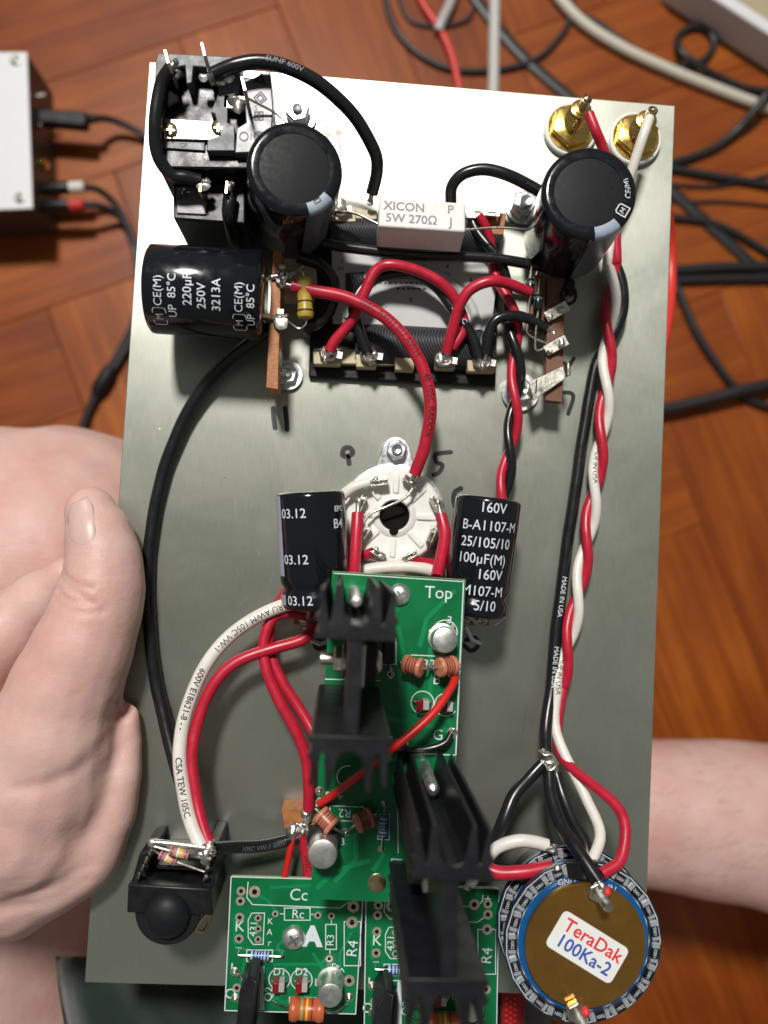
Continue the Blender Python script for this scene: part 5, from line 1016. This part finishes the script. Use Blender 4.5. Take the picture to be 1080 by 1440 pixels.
# ------------------------------------------------------------------ the person: hand on the plate, knee and lower leg below it
def chain(m, pts, n=18):
    """tapering limb through (position, radius) with round ends"""
    ps = [(Vector(p), r) for p, r in pts]
    c = cr_path([p for p, r in ps], 7); rs = []
    for i in range(len(ps) - 1):
        for k in range(7):
            f = k / 7; f = f * f * (3 - 2 * f); rs.append(ps[i][1] * (1 - f) + ps[i + 1][1] * f)
    rs.append(ps[-1][1]); N = len(c)
    m.tube(c, lambda f: rs[min(N - 1, int(round(f * (N - 1))))], n); m.sphere(c[0], rs[0] * .999, n=16); m.sphere(c[-1], rs[-1] * .999, n=16)
def remesh(m, voxel, it):
    """one continuous skin from overlapping limbs"""
    me = bpy.data.meshes.new('raw'); me.from_pydata([tuple(p) for p in m.v], [], m.f)
    o = bpy.data.objects.new('raw', me); COL.objects.link(o)
    r = o.modifiers.new('r', 'REMESH'); r.mode = 'VOXEL'; r.voxel_size = voxel
    s = o.modifiers.new('s', 'SMOOTH'); s.iterations = it; s.factor = .5
    e = bpy.data.meshes.new_from_object(o.evaluated_get(bpy.context.evaluated_depsgraph_get()))
    n = len(e.vertices); co = np.empty(n * 3); e.vertices.foreach_get('co', co); nr = np.empty(n * 3); e.vertices.foreach_get('normal', nr)
    f = [tuple(p.vertices) for p in e.polygons]; bpy.data.objects.remove(o); bpy.data.meshes.remove(e); bpy.data.meshes.remove(me)
    return co.reshape(-1, 3), nr.reshape(-1, 3), f
hm = MB()
TH = [((128, 720, 10), 8.2), ((138, 750, 10.8), 10.4), ((146, 790, 11.5), 11.8), ((143, 830, 12), 13.2), ((133, 868, 12.5), 14.0), ((113, 920, 13), 15.5), ((92, 972, 12), 17.2), ((76, 1030, 10), 20.0), ((60, 1090, 6), 23.5), ((35, 1140, 2), 27.0)]
chain(hm, [(P(*p), r) for p, r in TH])
chain(hm, [(P(*p), r) for p, r in (((40, 1140, 2), 26), ((-30, 1130, -2), 29), ((-120, 1120, -8), 30), ((-260, 1130, -20), 34), ((-460, 1180, -40), 40), ((-640, 1230, -60), 42))])
chain(hm, [(P(*p), r) for p, r in (((176, 1008, 5.5), 4.6), ((177, 1050, 6), 5.0), ((170, 1100, 6.5), 6.2), ((152, 1155, 6), 8.0), ((118, 1205, 5), 11.0), ((70, 1220, 3), 15.0), ((20, 1230, 0), 19.0))])   # ball of the thumb folded over the plate edge
chain(hm, [(P(*p), r) for p, r in (((120, 1000, 5), 12), ((120, 1060, 4), 13.5), ((112, 1120, 3), 15), ((90, 1180, 2), 17))])
chain(hm, [(P(*p), r) for p, r in (((-80, 945, -12), 21), ((0, 896, -11), 15), ((52, 848, -9), 10.2), ((92, 808, -4), 6))])       # root of the first finger behind the thumb
chain(hm, [(P(*p), r) for p, r in (((60, 1010, -14), 12), ((70, 1080, -16), 15), ((60, 1160, -18), 15), ((30, 1230, -12), 15))])       # palm under the plate
for (bx_, by_), r0, bend in (((70, 990), 8.6, 0), ((80, 1060), 9.0, 12), ((80, 1130), 8.6, 20), ((70, 1195), 7.6, 22)):
    p0 = P(bx_, by_, -15); d = Vector((1, .18 - bend * .012, 0)).normalized(); L_ = 78 if r0 > 8 else 64
    chain(hm, [(p0, r0 + 1), (p0 + d * L_ * .45 + Z * -2, r0), (p0 + d * L_ * .75 + Z * 1.5, r0 - .8), (p0 + d * L_ + Z * (13 - r0 * .8 - 1.6), r0 - 2.2)])
co, nr, hf = remesh(hm, 1.0, 16)
def groove(pts, w_, depth, jit=0.0):
    """press a skin fold along a path, on the side that faces up"""
    global co
    c = np.array([tuple(p) for p in cr_path([P(*p) for p in pts], 10)])
    d = np.min(np.linalg.norm(co[:, None, :2] - c[None, :, :2], axis=2), axis=1)
    k = np.exp(-(d / w_) ** 2) * depth * (nr[:, 2] > .05) * (co[:, 2] > 2)
    co = co - nr * k[:, None]
hh_ = 20
for l, w_, dp in (([(83, 814, hh_), (96, 822, hh_), (112, 830, hh_), (128, 838, hh_)], 1.0, 1.0), ([(88, 806, hh_), (104, 816, hh_), (120, 822, hh_), (134, 826, hh_)], .9, .8), ([(80, 826, hh_), (96, 838, hh_), (116, 844, hh_), (140, 846, hh_)], 1.0, .8), ([(80, 842, hh_), (100, 852, hh_), (125, 858, hh_), (150, 858, hh_)], 1.3, .5),
                ([(165, 1005, hh_), (158, 1022, hh_), (148, 1045, hh_), (120, 1075, hh_), (80, 1092, hh_), (40, 1096, hh_)], 2.2, .7), ([(172, 992, 16), (164, 1010, 18)], 2.2, 2.2), ([(160, 1040, hh_), (140, 1100, hh_), (110, 1170, hh_)], 3.5, .3), ([(60, 1190, hh_), (100, 1190, hh_), (135, 1160, hh_)], 3.5, .25), ([(20, 1262, hh_), (70, 1255, hh_), (120, 1225, hh_)], 2.2, .6), ([(0, 1285, hh_), (60, 1278, hh_), (110, 1250, hh_)], 2.0, .6)):
    groove(l, w_, dp)
for k in range(10):          # fine lines running across the back of the thumb and hand
    x_, y_ = random.uniform(10, 170), random.uniform(780, 1240); a_ = random.gauss(-.55, .3); l_ = random.uniform(14, 40)
    groove([(x_, y_, hh_), (x_ + math.cos(a_) * l_ * .5, y_ - math.sin(a_) * l_ * .5 * -1 + random.uniform(-3, 3), hh_), (x_ + math.cos(a_) * l_, y_ + math.sin(a_) * l_, hh_)], 1.2, random.uniform(.04, .11))
# legs and hips: one surface of their own, coarser
lm = MB(); hip = Vector((0, -520, -160))
chain(lm, [(hip + Vector((-80, 0, 0)), 85), (Vector((-190, -230, -140)), 74), (P(40, 850, -115), 68), (P(82, 802, -112), 69)], 28)
chain(lm, [(P(82, 806, -114), 66), (P(220, 900, -165), 50), (P(420, 1000, -205), 40), (P(560, 1040, -220), 34)], 24)
chain(lm, [(hip + Vector((80, 0, 0)), 85), (Vector((340, -340, -185)), 70), (Vector((440, -90, -185)), 56), (Vector((436, -88, -185)), 54)], 28)
chain(lm, [(Vector((440, -90, -185)), 54), (P(1190, 1155, -165), 47), (P(1030, 1152, -165), 42.5), (P(900, 1140, -165), 38.5), (P(760, 1130, -180), 36), (P(640, 1130, -215), 34)], 28)
chain(lm, [(hip + Vector((-90, 0, 0)), 95), (hip + Vector((90, 0, 0)), 95)], 28)
lco, lnr, lf = remesh(lm, 4.0, 8)
on = co[:, 0] > -90.2           # flesh pressed against the plate: nothing passes through it
co[on & (co[:, 2] > -1.0) & (co[:, 2] < .06), 2] = .06
co[on & (co[:, 2] <= -1.0) & (co[:, 2] > -2.06), 2] = -2.06
pb = MB(); pb.add([Vector(p) for p in co], hf); pb.add([Vector(p) for p in lco], lf)
person = pb.build('person', SKIN, None, smooth=180, base=Vector((0, -430, FLOOR + 2)))
tag(person, 'seated person holding the plate edge, bare knee and lower leg beneath', 'person')
# thumbnail: a thin curved shell lying on the last joint of the thumb
from mathutils.bvhtree import BVHTree
bvh = BVHTree.FromPolygons([tuple(p) for p in co], hf)
def on_skin(px, py, lift):
    d = (P(px, py, 0) - CAM_C).normalized(); hit, n, i, ds = bvh.ray_cast(CAM_C, d)
    return (hit + n * lift) if hit is not None else P(px, py, 10)
NU, NV = 12, 16; vs = []
for j in range(NV + 1):
    fv = j / NV
    for i in range(NU + 1):
        fu = i / NU * 2 - 1
        # width narrows in arcs at the free edge and at the cuticle
        wd = (1 - max(0, (.30 - fv) / .30) ** 2 * .42) * (1 - max(0, (fv - .70) / .30) ** 2.2 * .45)
        cx = 110 + 7 * fv + (2 * (1 - fv)); cy = 702 + 67 * fv; hwid = 19.5 + 1.5 * fv
        px = cx + fu * hwid * wd; py = cy - 6 * fu * (1 - .7 * fv)
        vs.append(on_skin(px, py, .30 - .36 * fu ** 4 - .42 * max(0, (fv - .72) / .28) ** 2))
nail = MB().add(vs, [(j * (NU + 1) + i, (j + 1) * (NU + 1) + i, (j + 1) * (NU + 1) + i + 1, j * (NU + 1) + i + 1) for j in range(NV) for i in range(NU)]).build('thumbnail', NAIL, person, smooth=180)
sm = nail.modifiers.new('smooth', 'SMOOTH'); sm.iterations = 4; so = nail.modifiers.new('solid', 'SOLIDIFY'); so.thickness = .0006; so.offset = -1
# sparse hairs on the lower leg
lb = BVHTree.FromPolygons([tuple(p) for p in lco], lf); hr = MB()
for k in range(120):
    px, py = random.uniform(905, 1090), random.uniform(1035, 1285); d = (P(px, py, 0) - CAM_C).normalized(); hit, n, i_, ds = lb.ray_cast(CAM_C, d)
    if hit is None: continue
    g = (Vector((-.8, -.35, 0)) + Vector((random.uniform(-.5, .5), random.uniform(-.5, .5), 0))); g = (g - n * g.dot(n)).normalized(); ln = random.uniform(4, 10)
    hr.tube([hit, hit + g * ln * .4 + n * .9, hit + g * ln + n * .5], lambda f: .06 * (1 - .6 * f), 4)
ho = hr.build('leg_hair', M('dark_hair', (.05, .03, .02), .5), person, smooth=60); ho['kind'] = 'stuff'
# shorts: folded dark green cloth across the lap
vs = []; NX, NY = 70, 40
for j in range(NY + 1):
    for i in range(NX + 1):
        px = 92 + (775 - 92) * i / NX; py = 1345 + 420 * j / NY; px += 14 * math.sin(py * .013) * (1 - i / NX)
        h = -46 + 5 * math.sin(px * .021 + py * .012) + 3.5 * math.sin(px * .05 - py * .03 + 1.3) + 2 * math.sin(px * .013 + py * .06) - 26 * max(0, (i / NX - .85) / .15) ** 2 - 20 * max(0, (.06 - i / NX) / .06) ** 2 - 14 * max(0, (.15 - j / NY) / .15) ** 2
        vs.append(P(px, py, h))
sh = MB().add(vs, [(j * (NX + 1) + i, (j + 1) * (NX + 1) + i, (j + 1) * (NX + 1) + i + 1, j * (NX + 1) + i + 1) for j in range(NY) for i in range(NX)]).build('shorts', CLOTH, person, smooth=180)
so = sh.modifiers.new('solid', 'SOLIDIFY'); so.thickness = .0016; so.offset = -1
# red tab with rows of brighter raised dots, on the shorts
m = MB(); tb = [P(706, 1378, -30), P(738, 1380, -30), P(738, 1480, -30), P(704, 1480, -30)]; m.prism(tb, 1.2); o = m.build('red_tab', MASKRED, sh, bevel=.3)
m = MB()
for i in range(3):
    for j in range(7): m.sphere(P(712 + i * 6, 1404 + j * 8 + (i % 2) * 4, -29.8), .7, (1, .8, .5), 8)
m.build('red_dots', M('brighter_red', (.75, .03, .03), .5), sh)
for o in bpy.data.objects:
    if 'off' in o: del o['off']
